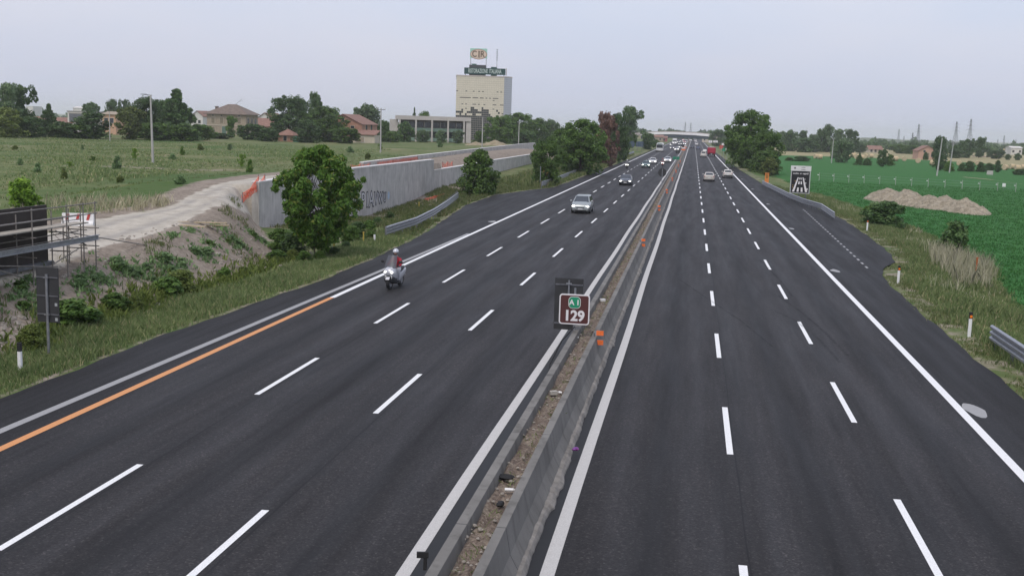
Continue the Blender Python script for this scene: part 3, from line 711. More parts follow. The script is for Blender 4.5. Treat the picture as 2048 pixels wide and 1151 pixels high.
# ------------------------------------------------------------------ vegetation
def crown_mesh(name, seed, kind='round', nclump=40, nleaf=120, leaf=.05, asp=1.6, rad_=.5, zmin=.12, clump_r=.16):
    """unit tree: height 1, crown radius rad_; leaves are small separate quads"""
    rg = np.random.default_rng(seed); C = []
    tries = 0
    while len(C) < nclump and tries < 20000:
        tries += 1
        z = rg.uniform(zmin, 1); a = rg.uniform(0, 2*np.pi); h = (z-zmin)/(1-zmin)
        if kind == 'round': R = rad_*math.sqrt(max(0, 1-(2*h-.9)**2/1.25))*(1.0)
        elif kind == 'lolly': R = rad_*(math.sin(math.pi*min(1, h*.93+.07))**.72)*(1.0 if h > .45 else .62+.85*h)
        elif kind == 'cone': R = rad_*(1-h)**.85*(.85+.25*math.sin(h*34))+.01
        elif kind == 'column': R = rad_*min(1, 4.5*h+.25)*math.sqrt(max(0, 1-h**2.6))
        elif kind == 'bush': R = rad_*math.sqrt(max(0, 1-h**2.2))
        elif kind == 'open': R = rad_*math.sqrt(max(0, 1-(2*h-1.05)**2/1.2))*(.55+.45*math.sin(a*3+h*9+seed))
        else: R = rad_*(.35+.9*h)*math.sqrt(max(0, 1-h**5))
        R *= .88+.12*math.sin(a*2+seed+h*5)+.11*math.sin(a*3+h*9+seed)+.09*math.sin(a*5+h*14)
        r = R*math.sqrt(rg.uniform(.05, 1))
        spr = kind in ('round', 'lolly', 'bush', 'column') and rg.uniform() < .16
        if spr: r = R*rg.uniform(.95, 1.06 if kind == 'lolly' else 1.18); z = min(1.03, z+.03)
        C.append((r*math.cos(a), r*math.sin(a), z, (.5 if spr else 1)*clump_r*rg.uniform(.55, 1.15)*(1-.45*h if kind == 'cone' else 1)))
    C = np.array(C); rr_ = np.hypot(C[:, 0], C[:, 1])+C[:, 3]*.75; C[:, :2] *= (rad_-0.0)/np.percentile(rr_, 93); C[:, 2] *= 1/(np.max(C[:, 2]+C[:, 3]*.8*.85)); n = len(C)*nleaf
    ci = np.repeat(np.arange(len(C)), nleaf)
    d = rg.normal(size=(n, 3)); d /= np.linalg.norm(d, axis=1, keepdims=True)
    rr = C[ci, 3]*rg.uniform(.35, 1.08, n)**.6
    P = C[ci, :3]+d*rr[:, None]*np.array([1, 1, .8]); P[:, 2] = np.maximum(P[:, 2], .01)
    nrm = d*.7+rg.normal(size=(n, 3))*.55+np.array([0, 0, .55]); nrm /= np.linalg.norm(nrm, axis=1, keepdims=True)
    t1 = np.cross(nrm, rg.normal(size=(n, 3))); t1 /= np.linalg.norm(t1, axis=1, keepdims=True); t2 = np.cross(nrm, t1)
    s = leaf*rg.uniform(.6, 1.25, n)[:, None]
    a_, b_ = t1*s*asp*.5, t2*s*.5
    V = np.stack([P-a_, P+b_-a_*.1, P+a_, P-b_-a_*.1], 1).reshape(-1, 3)
    me = np_mesh(name, V, np.arange(4*n).reshape(-1, 4), 4)
    return me, C
def trunk_mesh(name, C, seed, r=.028, fork=.25, nl=14, multi=1):
    rg = random.Random(seed); mb = MB()
    for s in range(multi):
        ox, oy = (0, 0) if multi == 1 else (rg.uniform(-.06, .06), rg.uniform(-.06, .06))
        pts = [Vector((ox, oy, -.03))]; k = 6
        for i in range(1, k+1): pts.append(Vector((ox*(1+i*.5)+rg.uniform(-.015, .015), oy*(1+i*.5)+rg.uniform(-.015, .015), .8*i/k)))
        for i in range(k): mb.tube(pts[i], pts[i+1], r*(1-i/k*.8)/math.sqrt(multi), r*(1-(i+1)/k*.8)/math.sqrt(multi), 7, False)
        for c in rg.sample(list(range(len(C))), min(nl, len(C))):
            q = Vector(C[c][:3]); b = pts[min(k-1, max(1, int((q.z*.62)/.8*k)))]
            m_ = b.lerp(q, .5)+Vector((0, 0, .02)); mb.tube(b, m_, r*.34, r*.22, 5, False); mb.tube(m_, q, r*.22, r*.08, 5, False)
    me = bpy.data.meshes.new(name); me.from_pydata(mb.v, [], mb.f); return me
PROTO = {}
def proto(key, **kw):
    tr = {k: kw.pop(k) for k in ('r', 'nl', 'multi') if k in kw}
    me, C = crown_mesh('crown', **kw); tm = trunk_mesh('trunk', C, kw['seed'], **tr); tm.materials.append(BARK); PROTO[key] = (me, tm)
proto('near', seed=3, kind='lolly', nclump=230, nleaf=110, leaf=.022, asp=2.8, rad_=.5, zmin=.13, clump_r=.075, r=.013, multi=3, nl=24)
proto('mid_a', seed=11, kind='round', nclump=130, nleaf=110, leaf=.030, rad_=.5, zmin=.04, clump_r=.12)
proto('mid_b', seed=17, kind='round', nclump=130, nleaf=110, leaf=.030, rad_=.5, zmin=.03, clump_r=.115)
proto('far_a', seed=21, kind='round', nclump=75, nleaf=75, leaf=.048, rad_=.50, zmin=.05, clump_r=.15)
proto('far_b', seed=23, kind='round', nclump=70, nleaf=75, leaf=.048, rad_=.50, zmin=.03, clump_r=.15)
proto('tall', seed=27, kind='open', nclump=85, nleaf=90, leaf=.036, rad_=.5, zmin=.12, clump_r=.105, r=.02)
proto('spruce', seed=31, kind='cone', nclump=170, nleaf=80, leaf=.036, asp=2.4, rad_=.5, zmin=.02, clump_r=.085, r=.02)
proto('column', seed=37, kind='column', nclump=110, nleaf=90, leaf=.036, rad_=.5, zmin=.03, clump_r=.11, r=.02)
proto('bush', seed=41, kind='bush', nclump=60, nleaf=110, leaf=.050, rad_=.5, zmin=.03, clump_r=.17, r=.02)
proto('bush_b', seed=43, kind='bush', nclump=34, nleaf=90, leaf=.075, asp=2.2, rad_=.5, zmin=.03, clump_r=.2, r=.02)
proto('weed', seed=47, kind='bush', nclump=22, nleaf=60, leaf=.10, asp=2.0, rad_=.5, zmin=.05, clump_r=.24, r=.015)
CROWNS = {}
def plant(key, p, h, w, leafm, label, cat='tree', name='tree', group=None, rz=None):
    me, tm = PROTO[key]
    k = (key, leafm)
    if k not in CROWNS: m2 = me.copy(); m2.materials.clear(); m2.materials.append(LF[leafm]); CROWNS[k] = m2
    r = thing(name, label, cat, p, random.uniform(0, 6.28) if rz is None else rz, group)
    r.scale = (w, w, h)
    link('trunk' if cat == 'tree' else 'stem', tm, None, r); link('crown' if cat == 'tree' else 'foliage', CROWNS[k], None, r)
    return r
def tree_px(key, px, top, wpx, Y, leafm, label, z=None, **kw):
    q = aty(px, top, Y); z = gz(q.x, Y) if z is None else z
    w = wpx*math.hypot(q.x, Y)/F_PX
    return plant(key, Vector((q.x, Y, z)), q.z-z, w, leafm, label, **kw)
# roadside trees, left
tb = gat(628, 505)
plant('near', Vector((-21.0, 60.5, gz(-21.0, 60.5))), 6.5, 5.05, 'fresh', 'large leafy green tree standing alone at the left verge in front of the graffiti wall', rz=.4)
tree_px('bush', 960, 300, 80, 124, 'green', 'rounded green shrub tree in front of the lower retaining wall', name='small_tree')
tree_px('mid_a', 1092, 281, 72, 150, 'green', 'dense green bush behind the yellow emergency call box', name='bush', cat='bush')
tree_px('mid_b', 1165, 237, 112, 190, 'green', 'broad dark green tree on the left verge right of the call box')
tree_px('mid_a', 1130, 255, 70, 205, 'green', 'green tree crowded behind the broad verge tree on its left side')
tree_px('column', 1212, 223, 62, 236, 'brown', 'dead brown tree with withered foliage on the left verge', name='dead_tree')
tree_px('mid_b', 1236, 226, 56, 262, 'dark', 'dark green tree pressed against the right of the dead brown tree')
tree_px('mid_a', 1246, 272, 30, 290, 'dark', 'low dark bush at the foot of the dead brown tree', name='bush', cat='bush')
tree_px('tall', 1263, 213, 60, 420, 'dark', 'tall airy poplar like tree with gaps in its crown, left of the overpass')
tree_px('far_a', 1296, 265, 34, 440, 'dark', 'rounded tree in front of the left end of the overpass')
tree_px('far_b', 1312, 279, 18, 520, 'green', 'small bush in front of the overpass by the tan house', name='bush', cat='bush')
# right verge
tree_px('mid_b', 1505, 219, 104, 258, 'green', 'tallest dark green tree of the clump on the right verge')
tree_px('mid_a', 1535, 262, 70, 240, 'green', 'wide green tree on the field side of the right verge clump')
tree_px('mid_b', 1478, 250, 50, 300, 'green', 'slimmer tree on the road side of the right verge clump')
tree_px('bush', 1528, 302, 66, 236, 'green', 'dense green bush under the right verge trees', name='bush', cat='bush')
tree_px('bush_b', 1539, 314, 36, 228, 'olive', 'pale green bush at the near foot of the right verge trees', name='bush', cat='bush')
tree_px('far_a', 1438, 258, 36, 700, 'dark', 'distant dark tree beside the right end of the overpass')
tree_px('far_b', 1458, 262, 32, 620, 'dark', 'dark tree between the overpass and the right verge clump')
tree_px('bush', 1775, 402, 88, 104, 'dark', 'dark green bush on the right verge before the dirt mounds', name='bush', cat='bush')
tree_px('bush', 1740, 412, 44, 112, 'green', 'low bush on the verge left of the dark bush', name='bush', cat='bush')
tree_px('bush_b', 1914, 442, 62, 82, 'dark', 'small dark sapling bush rising from pale tall grass on the right verge', name='bush', cat='bush')
# shrub near left edge of the field
plant('bush_b', gat(45, 418), 1.75, 1.9, 'lime', 'bright yellow green shrub behind the dark board at the left picture edge', 'shrub', 'shrub')
# left background: px, top, width, Y, kind, leaf, label
BGL = [
 ('tall', 12, 166, 62, 232, 'grey', 'tall loose willow like tree at the left picture edge'), ('tall', 40, 170, 56, 238, 'dark', 'tall tree with ragged top just right of the edge willow'),
 ('far_b', 12, 215, 70, 226, 'olive', 'olive bush mass below the tall trees at the left edge'), ('far_a', 60, 232, 56, 232, 'dark', 'dark bush in front of the red roofed house at far left'),
 ('spruce', 97, 208, 42, 244, 'dark', 'small dark spruce before the red roofs at far left'), ('far_b', 120, 243, 60, 236, 'dark', 'low dark bush right of the small spruce'),
 ('far_a', 150, 248, 60, 240, 'green', 'low green bush below the flat white house'), ('far_b', 183, 222, 74, 244, 'dark', 'rounded dark tree hiding the flat white house'),
 ('far_a', 182, 204, 40, 380, 'dark', 'farther round tree above the flat white house'), ('far_b', 224, 199, 38, 390, 'dark', 'rounded dark tree crown behind the orange walled house'),
 ('tall', 250, 199, 26, 400, 'dark', 'thin ragged tree top behind the light green tree'), ('far_a', 262, 213, 64, 246, 'olive', 'light olive green tree left of the street lamp'),
 ('mid_a', 292, 193, 72, 262, 'dark', 'tall dark tree just left of the street lamp'), ('mid_b', 325, 200, 56, 270, 'dark', 'tall dark tree between the street lamp and the big spruce'),
 ('spruce', 353, 179, 92, 258, 'dark', 'big dark spruce with a pointed top right of the street lamp'), ('far_a', 310, 245, 70, 246, 'green', 'green bush at the foot of the big spruce'),
 ('far_b', 365, 246, 64, 248, 'green', 'green bush between the spruce and the old villa'), ('far_a', 400, 248, 60, 262, 'green', 'green bush covering the left corner of the old villa'),
 ('tall', 463, 232, 30, 300, 'green', 'slender young tree in front of the old villa wall'), ('far_b', 440, 266, 50, 290, 'dark', 'low dark bush at the base of the old villa'),
 ('far_a', 506, 247, 60, 288, 'dark', 'round dark bush at the right corner of the old villa'), ('far_b', 536, 256, 50, 276, 'dark', 'dark bush left of the small red roofed outbuilding'),
 ('mid_a', 578, 191, 92, 300, 'dark', 'big round dark tree behind the small outbuilding'), ('tall', 606, 200, 40, 315, 'grey', 'grey green tree top between the round tree and the pointed tree'),
 ('column', 629, 183, 40, 322, 'dark', 'dark tree with pointed top behind the big leafy tree'), ('mid_b', 648, 212, 92, 296, 'green', 'broad tree left of the red gabled house'),
 ('far_a', 690, 254, 60, 284, 'green', 'green bush below the red gabled house'), ('far_b', 615, 240, 60, 276, 'dark', 'dark bush right of the small outbuilding'),
 ('far_a', 736, 207, 58, 380, 'grey', 'grey green round tree behind the red gabled house'), ('far_b', 672, 222, 34, 360, 'green', 'small green tree left behind the red gabled house'),
 ('far_a', 768, 240, 30, 330, 'dark', 'dark tree between the red gabled house and the office block'), ('far_b', 810, 243, 38, 338, 'dark', 'dark round tree at the left end of the office block'),
 ('far_a', 845, 259, 28, 340, 'grey', 'left of three pale grey green trees before the office columns'), ('far_b', 882, 260, 28, 340, 'grey', 'middle of three pale grey green trees before the office columns'),
 ('far_a', 917, 260, 28, 340, 'grey', 'right of three pale grey green trees before the office columns'),
 ('spruce', 829, 215, 14, 470, 'dark', 'spiky dark tree top rising behind the office roof'), ('far_b', 850, 223, 40, 480, 'green', 'green tree crowns showing above the office roof'),
 ('mid_a', 1000, 231, 72, 372, 'green', 'wide green tree at the foot of the tower, nearest the office block'), ('mid_b', 1036, 225, 84, 385, 'green', 'tallest green tree right of the tower foot'),
 ('mid_a', 1075, 236, 64, 400, 'green', 'green tree at the right end of the row by the tower'), ('far_a', 1102, 238, 40, 430, 'grey', 'hazy grey green tree behind the row by the tower'),
 ('far_b', 960, 262, 30, 360, 'green', 'low bush at the base of the glass tower'), ('far_a', 1052, 262, 60, 356, 'dark', 'low dark bush behind the right utility pole'),
 ('far_b', 785, 262, 40, 322, 'green', 'low green bush behind the utility pole with crossarm'),
]
for key, px, top, w, Y, lf, lb in BGL: tree_px(key, px, top, w, Y, lf, lb, z=2.0 if px < 1010 else 1.2)
# right background wood and field bushes
WOOD = [(1566, 262, 30, 600), (1583, 260, 34, 590), (1606, 261, 30, 600), (1628, 268, 34, 580), (1645, 256, 30, 600), (1658, 249, 34, 605), (1680, 258, 40, 590), (1703, 258, 34, 585), (1612, 276, 50, 570), (1690, 275, 44, 566)]
for i, (px, top, w, Y) in enumerate(WOOD):
    tree_px(('far_a', 'far_b', 'tall', 'column')[i % 4] if i < 8 else 'far_b', px, top, w, Y, 'dark' if i % 3 else 'grey', 'tree in the dark wood behind the hay bales on the right', z=-.5, group='trees of the wood behind the hay bales')
RB = [('far_a', 1686, 278, 42, 372, 'grey', 'pale willow like tree beside the right utility pole'), ('bush', 1603, 312, 34, 372, 'dark', 'low dark bush at the edge of the crop right of the verge trees'), ('bush', 1579, 314, 18, 372, 'green', 'small bush right beside the verge trees'),
 ('spruce', 1720, 306, 18, 345, 'dark', 'small pointed dark bush left of the dark field tree'), ('bush', 1735, 317, 18, 345, 'dark', 'low dark bush just left of the dark field tree'), ('column', 1768, 298, 24, 338, 'dark', 'dark upright tree alone at the crop edge, left of the farmhouse'),
 ('far_b', 1782, 309, 18, 350, 'green', 'paler tree leaning behind the dark upright tree'),
 ('far_a', 1882, 271, 30, 420, 'dark', 'dark round tree right of the pink farmhouse'), ('column', 1880, 305, 28, 318, 'dark', 'dark bush behind the leaning utility pole'), ('bush', 1899, 322, 20, 312, 'green', 'green bush at the foot of the second field pole'),
 ('far_b', 1912, 290, 30, 540, 'dark', 'dark tree right of the second field pole'), ('far_a', 1936, 278, 36, 560, 'dark', 'dark domed tree under the tallest pylon'), ('tall', 1961, 274, 30, 570, 'dark', 'dark tree with uneven top right of the domed tree'),
 ('bush', 1925, 326, 16, 318, 'dark', 'first low bush right of the field poles'), ('bush', 1940, 322, 20, 316, 'dark', 'second low bush right of the field poles'), ('bush', 1962, 324, 16, 316, 'dark', 'third low bush right of the field poles'),
 ('far_b', 1980, 326, 22, 318, 'dark', 'dark bush above the small concrete parapet on the right'), ('column', 1997, 320, 14, 320, 'dark', 'upright dark bush at the right end of the small concrete parapet'), ('bush', 2040, 338, 26, 300, 'dark', 'dark bush cut by the right picture edge'),
 ('far_a', 1993, 300, 32, 560, 'dark', 'dark bush before the distant white shed'), ('far_b', 2016, 308, 12, 540, 'dark', 'small round tree below the distant white shed'), ('far_b', 2036, 306, 14, 540, 'dark', 'small round tree near the right edge below the distant white shed'),
 ('far_a', 1800, 288, 40, 640, 'green', 'hazy green hedge tree left of the pink farmhouse'), ('far_b', 1824, 290, 36, 630, 'green', 'hazy green hedge tree nearest the pink farmhouse'), ('far_a', 1722, 284, 24, 620, 'grey', 'hazy grey tree at the right end of the wood'),
 ('bush', 1852, 304, 10, 470, 'dark', 'little dark bush in front of the pink farmhouse wall')]
for key, px, top, w, Y, lf, lb in RB: tree_px(key, px, top, w, Y, lf, lb, z=-.6, cat='bush' if 'bush' in lb else 'tree', name='bush' if 'bush' in lb else 'tree')

# shrubs on the bank
BK = [(38, 590, .9), (62, 612, .7), (152, 566, .7), (186, 572, .8), (188, 551, .6), (250, 541, 1.1), (275, 547, .9), (300, 545, .9), (330, 531, 1.0), (350, 524, .8), (352, 548, .6), (398, 505, .8), (415, 512, .7), (425, 488, .6), (458, 480, .8), (480, 487, .8), (512, 476, .9), (530, 485, .8), (100, 585, .5), (60, 560, .5), (215, 560, .5), (440, 455, .5), (345, 470, .5), (380, 462, .5)]
WM = []
for px, py, s in BK:
    p = gat(px, py)
    for q in range(int(70*s)):
        WM.append((p.x+random.gauss(0, .36)*s, p.y+random.gauss(0, .7)*s, 0))
    for q in range(2 if s > .65 else 1):
        x_, y_ = p.x+random.uniform(-.4, .4)*s, p.y+random.uniform(-.7, .7)*s; k = s*random.uniform(.4, .75)
        plant('weed', Vector((x_, y_, gz(x_, y_)-.05)), .55*k, 1.2*k, random.choice(('weed', 'weed', 'green')), 'low green weed clump growing on the bare dirt bank', 'weed', 'weed_clump', 'weed clumps on the dirt bank')
FT = [(70, 695), (110, 668), (150, 655), (175, 650), (205, 640), (235, 626), (262, 612), (290, 600), (330, 584), (372, 583), (418, 578), (450, 563), (485, 551), (520, 538), (552, 524), (578, 515)]
FM_ = []
for px, py in FT:
    p = gat(px, py)
    for q in range(70): FM_.append((p.x+random.gauss(0, .40), p.y+random.gauss(0, .95), 0))
for i, (px, py) in enumerate(FT):
    if i % 3 == 1: continue
    p = gat(px+random.uniform(-9, 9), py+random.uniform(-9, 5)); k_ = random.choice((.45, .7, .8, 1.0, 1.35)); plant('bush_b' if i % 3 else 'bush', p, k_*random.uniform(.6, .9), k_*random.uniform(.9, 1.5), ('olive', 'weed', 'green')[i % 3], 'ragged low bush in the ditch at the foot of the dirt bank', 'bush', 'bush', 'bushes along the foot of the dirt bank')
TU = [(590, 508, 1.3), (640, 522, .6), (668, 514, .6), (704, 484, 1.1), (716, 472, 1.0), (738, 462, .8), (755, 452, .7), (560, 500, 1.3), (692, 502, .6), (608, 526, .7), (780, 440, .7), (742, 482, .7)]
for i, (px, py, s) in enumerate(TU):
    p = gat(px, py); plant('bush', p, s, s*1.35, ('dark', 'green')[i % 2], 'low bush growing around the trunk of the big leafy tree and along the wall foot', 'bush', 'bush', 'undergrowth around the big leafy tree')
FS = [(75, 345, 14), (128, 358, 20), (140, 335, 12), (115, 318, 12), (165, 300, 10), (235, 338, 20), (240, 365, 22), (330, 300, 12), (365, 310, 14), (345, 320, 16), (360, 368, 20), (412, 352, 22), (484, 335, 24), (500, 345, 20), (460, 300, 16), (515, 318, 14), (400, 300, 12), (270, 318, 16), (185, 322, 12), (430, 330, 18), (700, 305, 14), (735, 318, 18), (760, 300, 12), (820, 296, 14), (40, 330, 14), (880, 294, 14), (30, 300, 14)]
for i, (px, py, w) in enumerate(FS):
    p = gat(px, py); d = math.hypot(p.x, p.y); s = w*.85*d/F_PX
    if i % 4 == 3: continue
    plant(('weed', 'bush_b', 'tall', 'weed', 'column')[i % 5], p, s*random.uniform(.7, 1.5), s*random.uniform(.7, 1.3), ('weed', 'olive', 'lime', 'fresh', 'weed')[i % 5], 'scattered young shrub in the rough field on the left', 'shrub', 'shrub', 'young shrubs in the rough field')

# grass and weeds (countless)
def blades(name, P, hgt, wid, bend, nb, m, label, spread=.12):
    n = len(P)*nb; rg = RNG
    B = np.repeat(P, nb, 0)+np.concatenate([rg.normal(size=(n, 2))*spread, np.zeros((n, 1))], 1)
    H = np.repeat(hgt, nb)*rg.uniform(.5, 1.2, n); a = rg.uniform(0, 2*np.pi, n); bd = bend*rg.uniform(.3, 1.3, n)*H
    w = wid*rg.uniform(.6, 1.4, n); a2 = rg.uniform(0, 2*np.pi, n)
    dx, dy = np.cos(a2)*w/2, np.sin(a2)*w/2
    mid_ = B+np.stack([np.cos(a)*bd*.35, np.sin(a)*bd*.35, H*.6], 1); tip = B+np.stack([np.cos(a)*bd, np.sin(a)*bd, H], 1)
    off = np.stack([dx, dy, 0*dx], 1)
    V = np.stack([B-off, B+off, mid_+off*.8, tip, mid_-off*.8], 1).reshape(-1, 3)
    me = np_mesh(name, V, np.arange(5*n).reshape(-1, 5), 5)
    o = link(name, me, m); o['kind'] = 'stuff'; o['label'] = label; o['category'] = 'grass'; return o
def scatter(n, x0f, x1f, y0, y1, pw=1.0, keep=None):
    y = y0+(y1-y0)*RNG.uniform(0, 1, n)**pw; u = RNG.uniform(0, 1, n)
    x = x0f(y)+(x1f(y)-x0f(y))*u
    if keep is not None: k = keep(x, y); x, y = x[k], y[k]
    return np.stack([x, y, ground(x, y)-.02], 1)
patch = lambda s, th, k=0: (lambda x, y: wob(x, y, s, k)+RNG.normal(size=len(x))*.25 > th)
P = scatter(11000, lambda y: edgeL(y)-.25, lambda y: np.maximum(edgeL(y)-3.2, -21.6), 20, 76, 1.25)
blades('verge_grass', P, np.clip(.12+.10*ss(0, 1, edgeL(P[:, 1])-P[:, 0])+.1*wob(P[:, 0], P[:, 1], .8), .06, .5)*1.5, .03, .5, 7, GRASS, 'rough green grass along the left verge of the motorway')
P = scatter(9000, lambda y: edgeL(y)-.3, lambda y: np.full_like(y, -29.6), 74, 150, 1.0, patch(.5, -.35))
blades('wall_foot_grass', P, .34+.16*wob(P[:, 0], P[:, 1], .4), .05, .45, 6, WEED, 'tall rough grass and weeds below the retaining wall')
P = scatter(5000, lambda y: edgeL(y)-.3, lambda y: np.full_like(y, -26.), 145, 330, 1.0)
blades('far_verge_grass', P, .7+.3*wob(P[:, 0], P[:, 1], .2), .12, .4, 5, WEED, 'rough grass under the distant trees on the left verge')
P = scatter(1500, lambda y: bank_lines(y)[0]-.2, lambda y: bank_lines(y)[1]+.6, 24, 72, 1.2, patch(.7, .3, 3))
blades('bank_weeds', P, np.full(len(P), .26), .035, .5, 6, WEED, 'sparse dry weeds dotted over the dirt bank')
P = scatter(22000, lambda y: np.full_like(y, -44.0)-y*.1+3, lambda y: -50-y*.62, 45, 235, 1.15, lambda x, y: (track_mask(x, y) < .3) & (wob(x, y, .35)+RNG.normal(size=len(x))*.4 > -.5))
blades('field_weeds', P, .22+.16*wob(P[:, 0], P[:, 1], .13), .09, .6, 5, GRASS, 'rough weeds and grass of the waste field on the left')
P = scatter(1500, lambda y: np.full_like(y, -36.5)-np.maximum(0, y-70)*.1, lambda y: -48-y*.1, 52, 200, 1.0, lambda x, y: (track_mask(x, y) < .2) & (x < -36))
blades('track_side_grass', P, np.full(len(P), .18), .05, .6, 5, WEED, 'dry pale grass beside the construction track')
pc = gat(232, 414); P = np.array([(pc.x+RNG.normal()*2.6, pc.y+RNG.normal()*1.6, 0) for _ in range(170)]); P[:, 2] = ground(P[:, 0], P[:, 1]); P = P[track_mask(P[:, 0], P[:, 1]) < .3]
blades('pale_reed_grass', P, np.full(len(P), .6), .04, .5, 6, STRAW, 'clump of pale feathery grass by the bend of the track')
P = scatter(7500, lambda y: edgeR(y)+.15, lambda y: edgeR(y)+2.4, 26, 175, 1.35, patch(.8, -.3, 5))
blades('dry_verge_grass', P, .14+.07*wob(P[:, 0], P[:, 1], .7), .03, .7, 7, WEED, 'short dry grass along the right hard shoulder')
P = scatter(19000, lambda y: edgeR(y)+1.1, lambda y: edgeR(y)+6.5, 28, 165, 1.25)
blades('right_verge_grass', P, np.clip(.30+.22*wob(P[:, 0], P[:, 1], .5, 1), .10, .7), .04, .45, 6, GRASS, 'green grass on the right verge between shoulder and crop')
P = scatter(1500, lambda y: edgeR(y)+2.0, lambda y: edgeR(y)+6.0, 58, 150, 1.2, patch(.45, .62, 2))
blades('tall_pale_grass', P, np.clip(.55+.3*wob(P[:, 0], P[:, 1], 2.1), .2, .95), .026, .5, 4, PLUME, 'tall pale seeding grass on the right verge', .2)
P = scatter(300, lambda y: edgeR(y)+2.6, lambda y: edgeR(y)+6.0, 64, 80, 1.)
blades('seeding_grass', P[P[:, 0] > 15.2], np.full(int((P[:, 0] > 15.2).sum()), 1.15), .035, .4, 6, PLUME, 'tallest pale seeding grass by the rusty orange stake', .2)
P = scatter(24000, lambda y: edgeR(y)+6, lambda y: 24+y*.36, 55, 210, 1.2)
CROP = leaf_mat('crop_blade', (.030, .115, .028), (.070, .200, .048))
blades('crop_leaves', P, np.full(len(P), .15), .07, .6, 5, CROP, 'low green crop covering the right field', .25)

WM = np.array(WM); WM[:, 2] = ground(WM[:, 0], WM[:, 1])-.02
blades('bank_creepers', WM, np.full(len(WM), .17), .09, .9, 3, LF['weed'], 'low leafy creepers spreading over the dirt bank', .06)
FM_ = np.array(FM_); FM_[:, 2] = ground(FM_[:, 0], FM_[:, 1])-.02
blades('ditch_weeds', FM_, np.full(len(FM_), .34), .08, .7, 4, LF['olive'], 'tangled low weeds in the ditch at the foot of the dirt bank', .08)
# stones on the bank and litter
def blob(mb, c, r, sq=.7, seed=0):
    rg = random.Random(seed); rings = []; n = 7
    for i in range(5):
        t = -math.pi/2+math.pi*i/4; rr = max(.05, math.cos(t))
        rings.append([(c[0]+r*rr*math.cos(2*math.pi*j/n)*rg.uniform(.7, 1.2), c[1]+r*rr*math.sin(2*math.pi*j/n)*rg.uniform(.7, 1.2), c[2]+r*sq*math.sin(t)) for j in range(n)])
    mb.loft(rings)
mb = MB()
for i in range(900):
    y = 22+52*random.random()**1.3; x = random.uniform(-27, -20.9); r = random.choice([.03, .04, .05, .06, .09, .13])
    blob(mb, (x, y, gz(x, y)), r, .7, i)
for i in range(120):
    p = gat(random.uniform(0, 60), random.uniform(630, 700)); blob(mb, p+Vector((0, 0, -.05)), random.uniform(.05, .15), .6, i)
o = obj('stones', mb, STONE); o['kind'] = 'stuff'; o['label'] = 'loose pale stones scattered over the dirt bank'; o['category'] = 'stones'
def litter(p, label, kind, m, s=1.0):
    mb = MB()
    if kind == 'bottle': mb.tube((-.13*s, 0, .05), (.07*s, .02, .05), .045*s, .045*s, 9).tube((.07*s, .02, .05), (.12*s, .025, .05), .045*s, .018*s, 9).tube((.12*s, .025, .05), (.16*s, .03, .05), .018*s, .018*s, 7)
    elif kind == 'box': mb.box((0, 0, .06*s), (.26*s, .18*s, .12*s), .4).box((.02, 0, .125*s), (.2*s, .16*s, .01), .6)
    elif kind == 'bag':
        for i in range(5): blob(mb, (random.uniform(-.1, .1)*s, random.uniform(-.1, .1)*s, .08*s), .11*s, .8, i)
    else:
        k = 16; mb.loft([[(.2*s*math.cos(2*math.pi*i/k)+.045*s*math.cos(2*math.pi*i/k)*math.cos(a), .12*s*math.sin(2*math.pi*i/k)+.045*s*math.sin(2*math.pi*i/k)*math.cos(a), .05+.04*s*math.sin(a)) for i in range(k)] for a in (0, 1.57, 3.14, 4.71)]); 
    return tag(obj('litter', mb, m, loc=p, smooth=True), label, 'litter')
msoil = .70
litter(at(1020, 984, msoil), 'white plastic bottle lying on the soil between the median barriers', 'bottle', WHITEP, .8)
litter(at(1012, 957, msoil), 'black rubber ring lying on the median soil', 'ring', BLACK, .75)
litter(at(1107, 788, msoil), 'pale crushed carton on the median soil', 'box', mat('carton', (.4, .38, .34), .8, var=.2), .75)
litter(at(1120, 786, msoil), 'white crumpled cup beside the pale carton on the median soil', 'bag', WHITEP, .35)
litter(at(1205, 602, msoil), 'white carton on the median soil behind the kilometre sign', 'box', WHITEP, .8)
litter(at(1155, 677, msoil), 'small white scrap on the soil at the foot of the kilometre sign', 'bag', WHITEP, .5)
litter(at(1152, 900, .15), 'purple and blue crumpled bag lying on the kerb of the median', 'bag', mat('purple_bag', (.10, .05, .26), .5, col2=(.3, .05, .22), scale=9), .5)
litter(at(1004, 1012, msoil), 'black crumpled rag in the median soil near the bottle', 'bag', BLACK, .6)
mb = MB()
for i in range(500):
    y = 15+120*random.random()**1.5; x = random.uniform(-3.56, -3.06); blob(mb, (x, y, .67+.06*wob((x+3.6)/.58*6*1.3, y*2.2, 1.1)+.03), random.choice([.02, .03, .04, .05]), .6, i)
o = obj('rubble', mb, STONE); o['kind'] = 'stuff'; o['label'] = 'small stones and rubble on the median soil'; o['category'] = 'rubble'
P = np.array([(random.uniform(-3.55, -3.08), 14+110*random.random()**1.4, .66) for _ in range(330)]); blades('dead_median_weeds', P, np.full(len(P), .09), .014, 1.6, 6, WEED, 'dead straw coloured weeds flattened on the median soil', .1)
# cables hanging over the left barrier by the signs
mb = MB(); mb.path([(-3.68, 37.0, 1.05), (-3.85, 36.6, .86), (-4.0, 36.0, .72), (-4.12, 35.3, .42), (-4.2, 34.6, .2), (-4.12, 33.8, .08)], .022)
tag(obj('cable', mb, BLACK), 'black cable looping from the kilometre sign pole down over the barrier', 'cable')
ld = thing('barrier_fitting', 'small black bracket fixed to the left median barrier at the bottom of the picture', 'bracket', tuple(at(850, 1135, .35)))
obj('arm', MB().box((0, 0, .12), (.05, .05, .3)), BLACK, ld); obj('plate', MB().box((-.04, -.02, .24), (.20, .05, .10), .2), BLACK, ld)
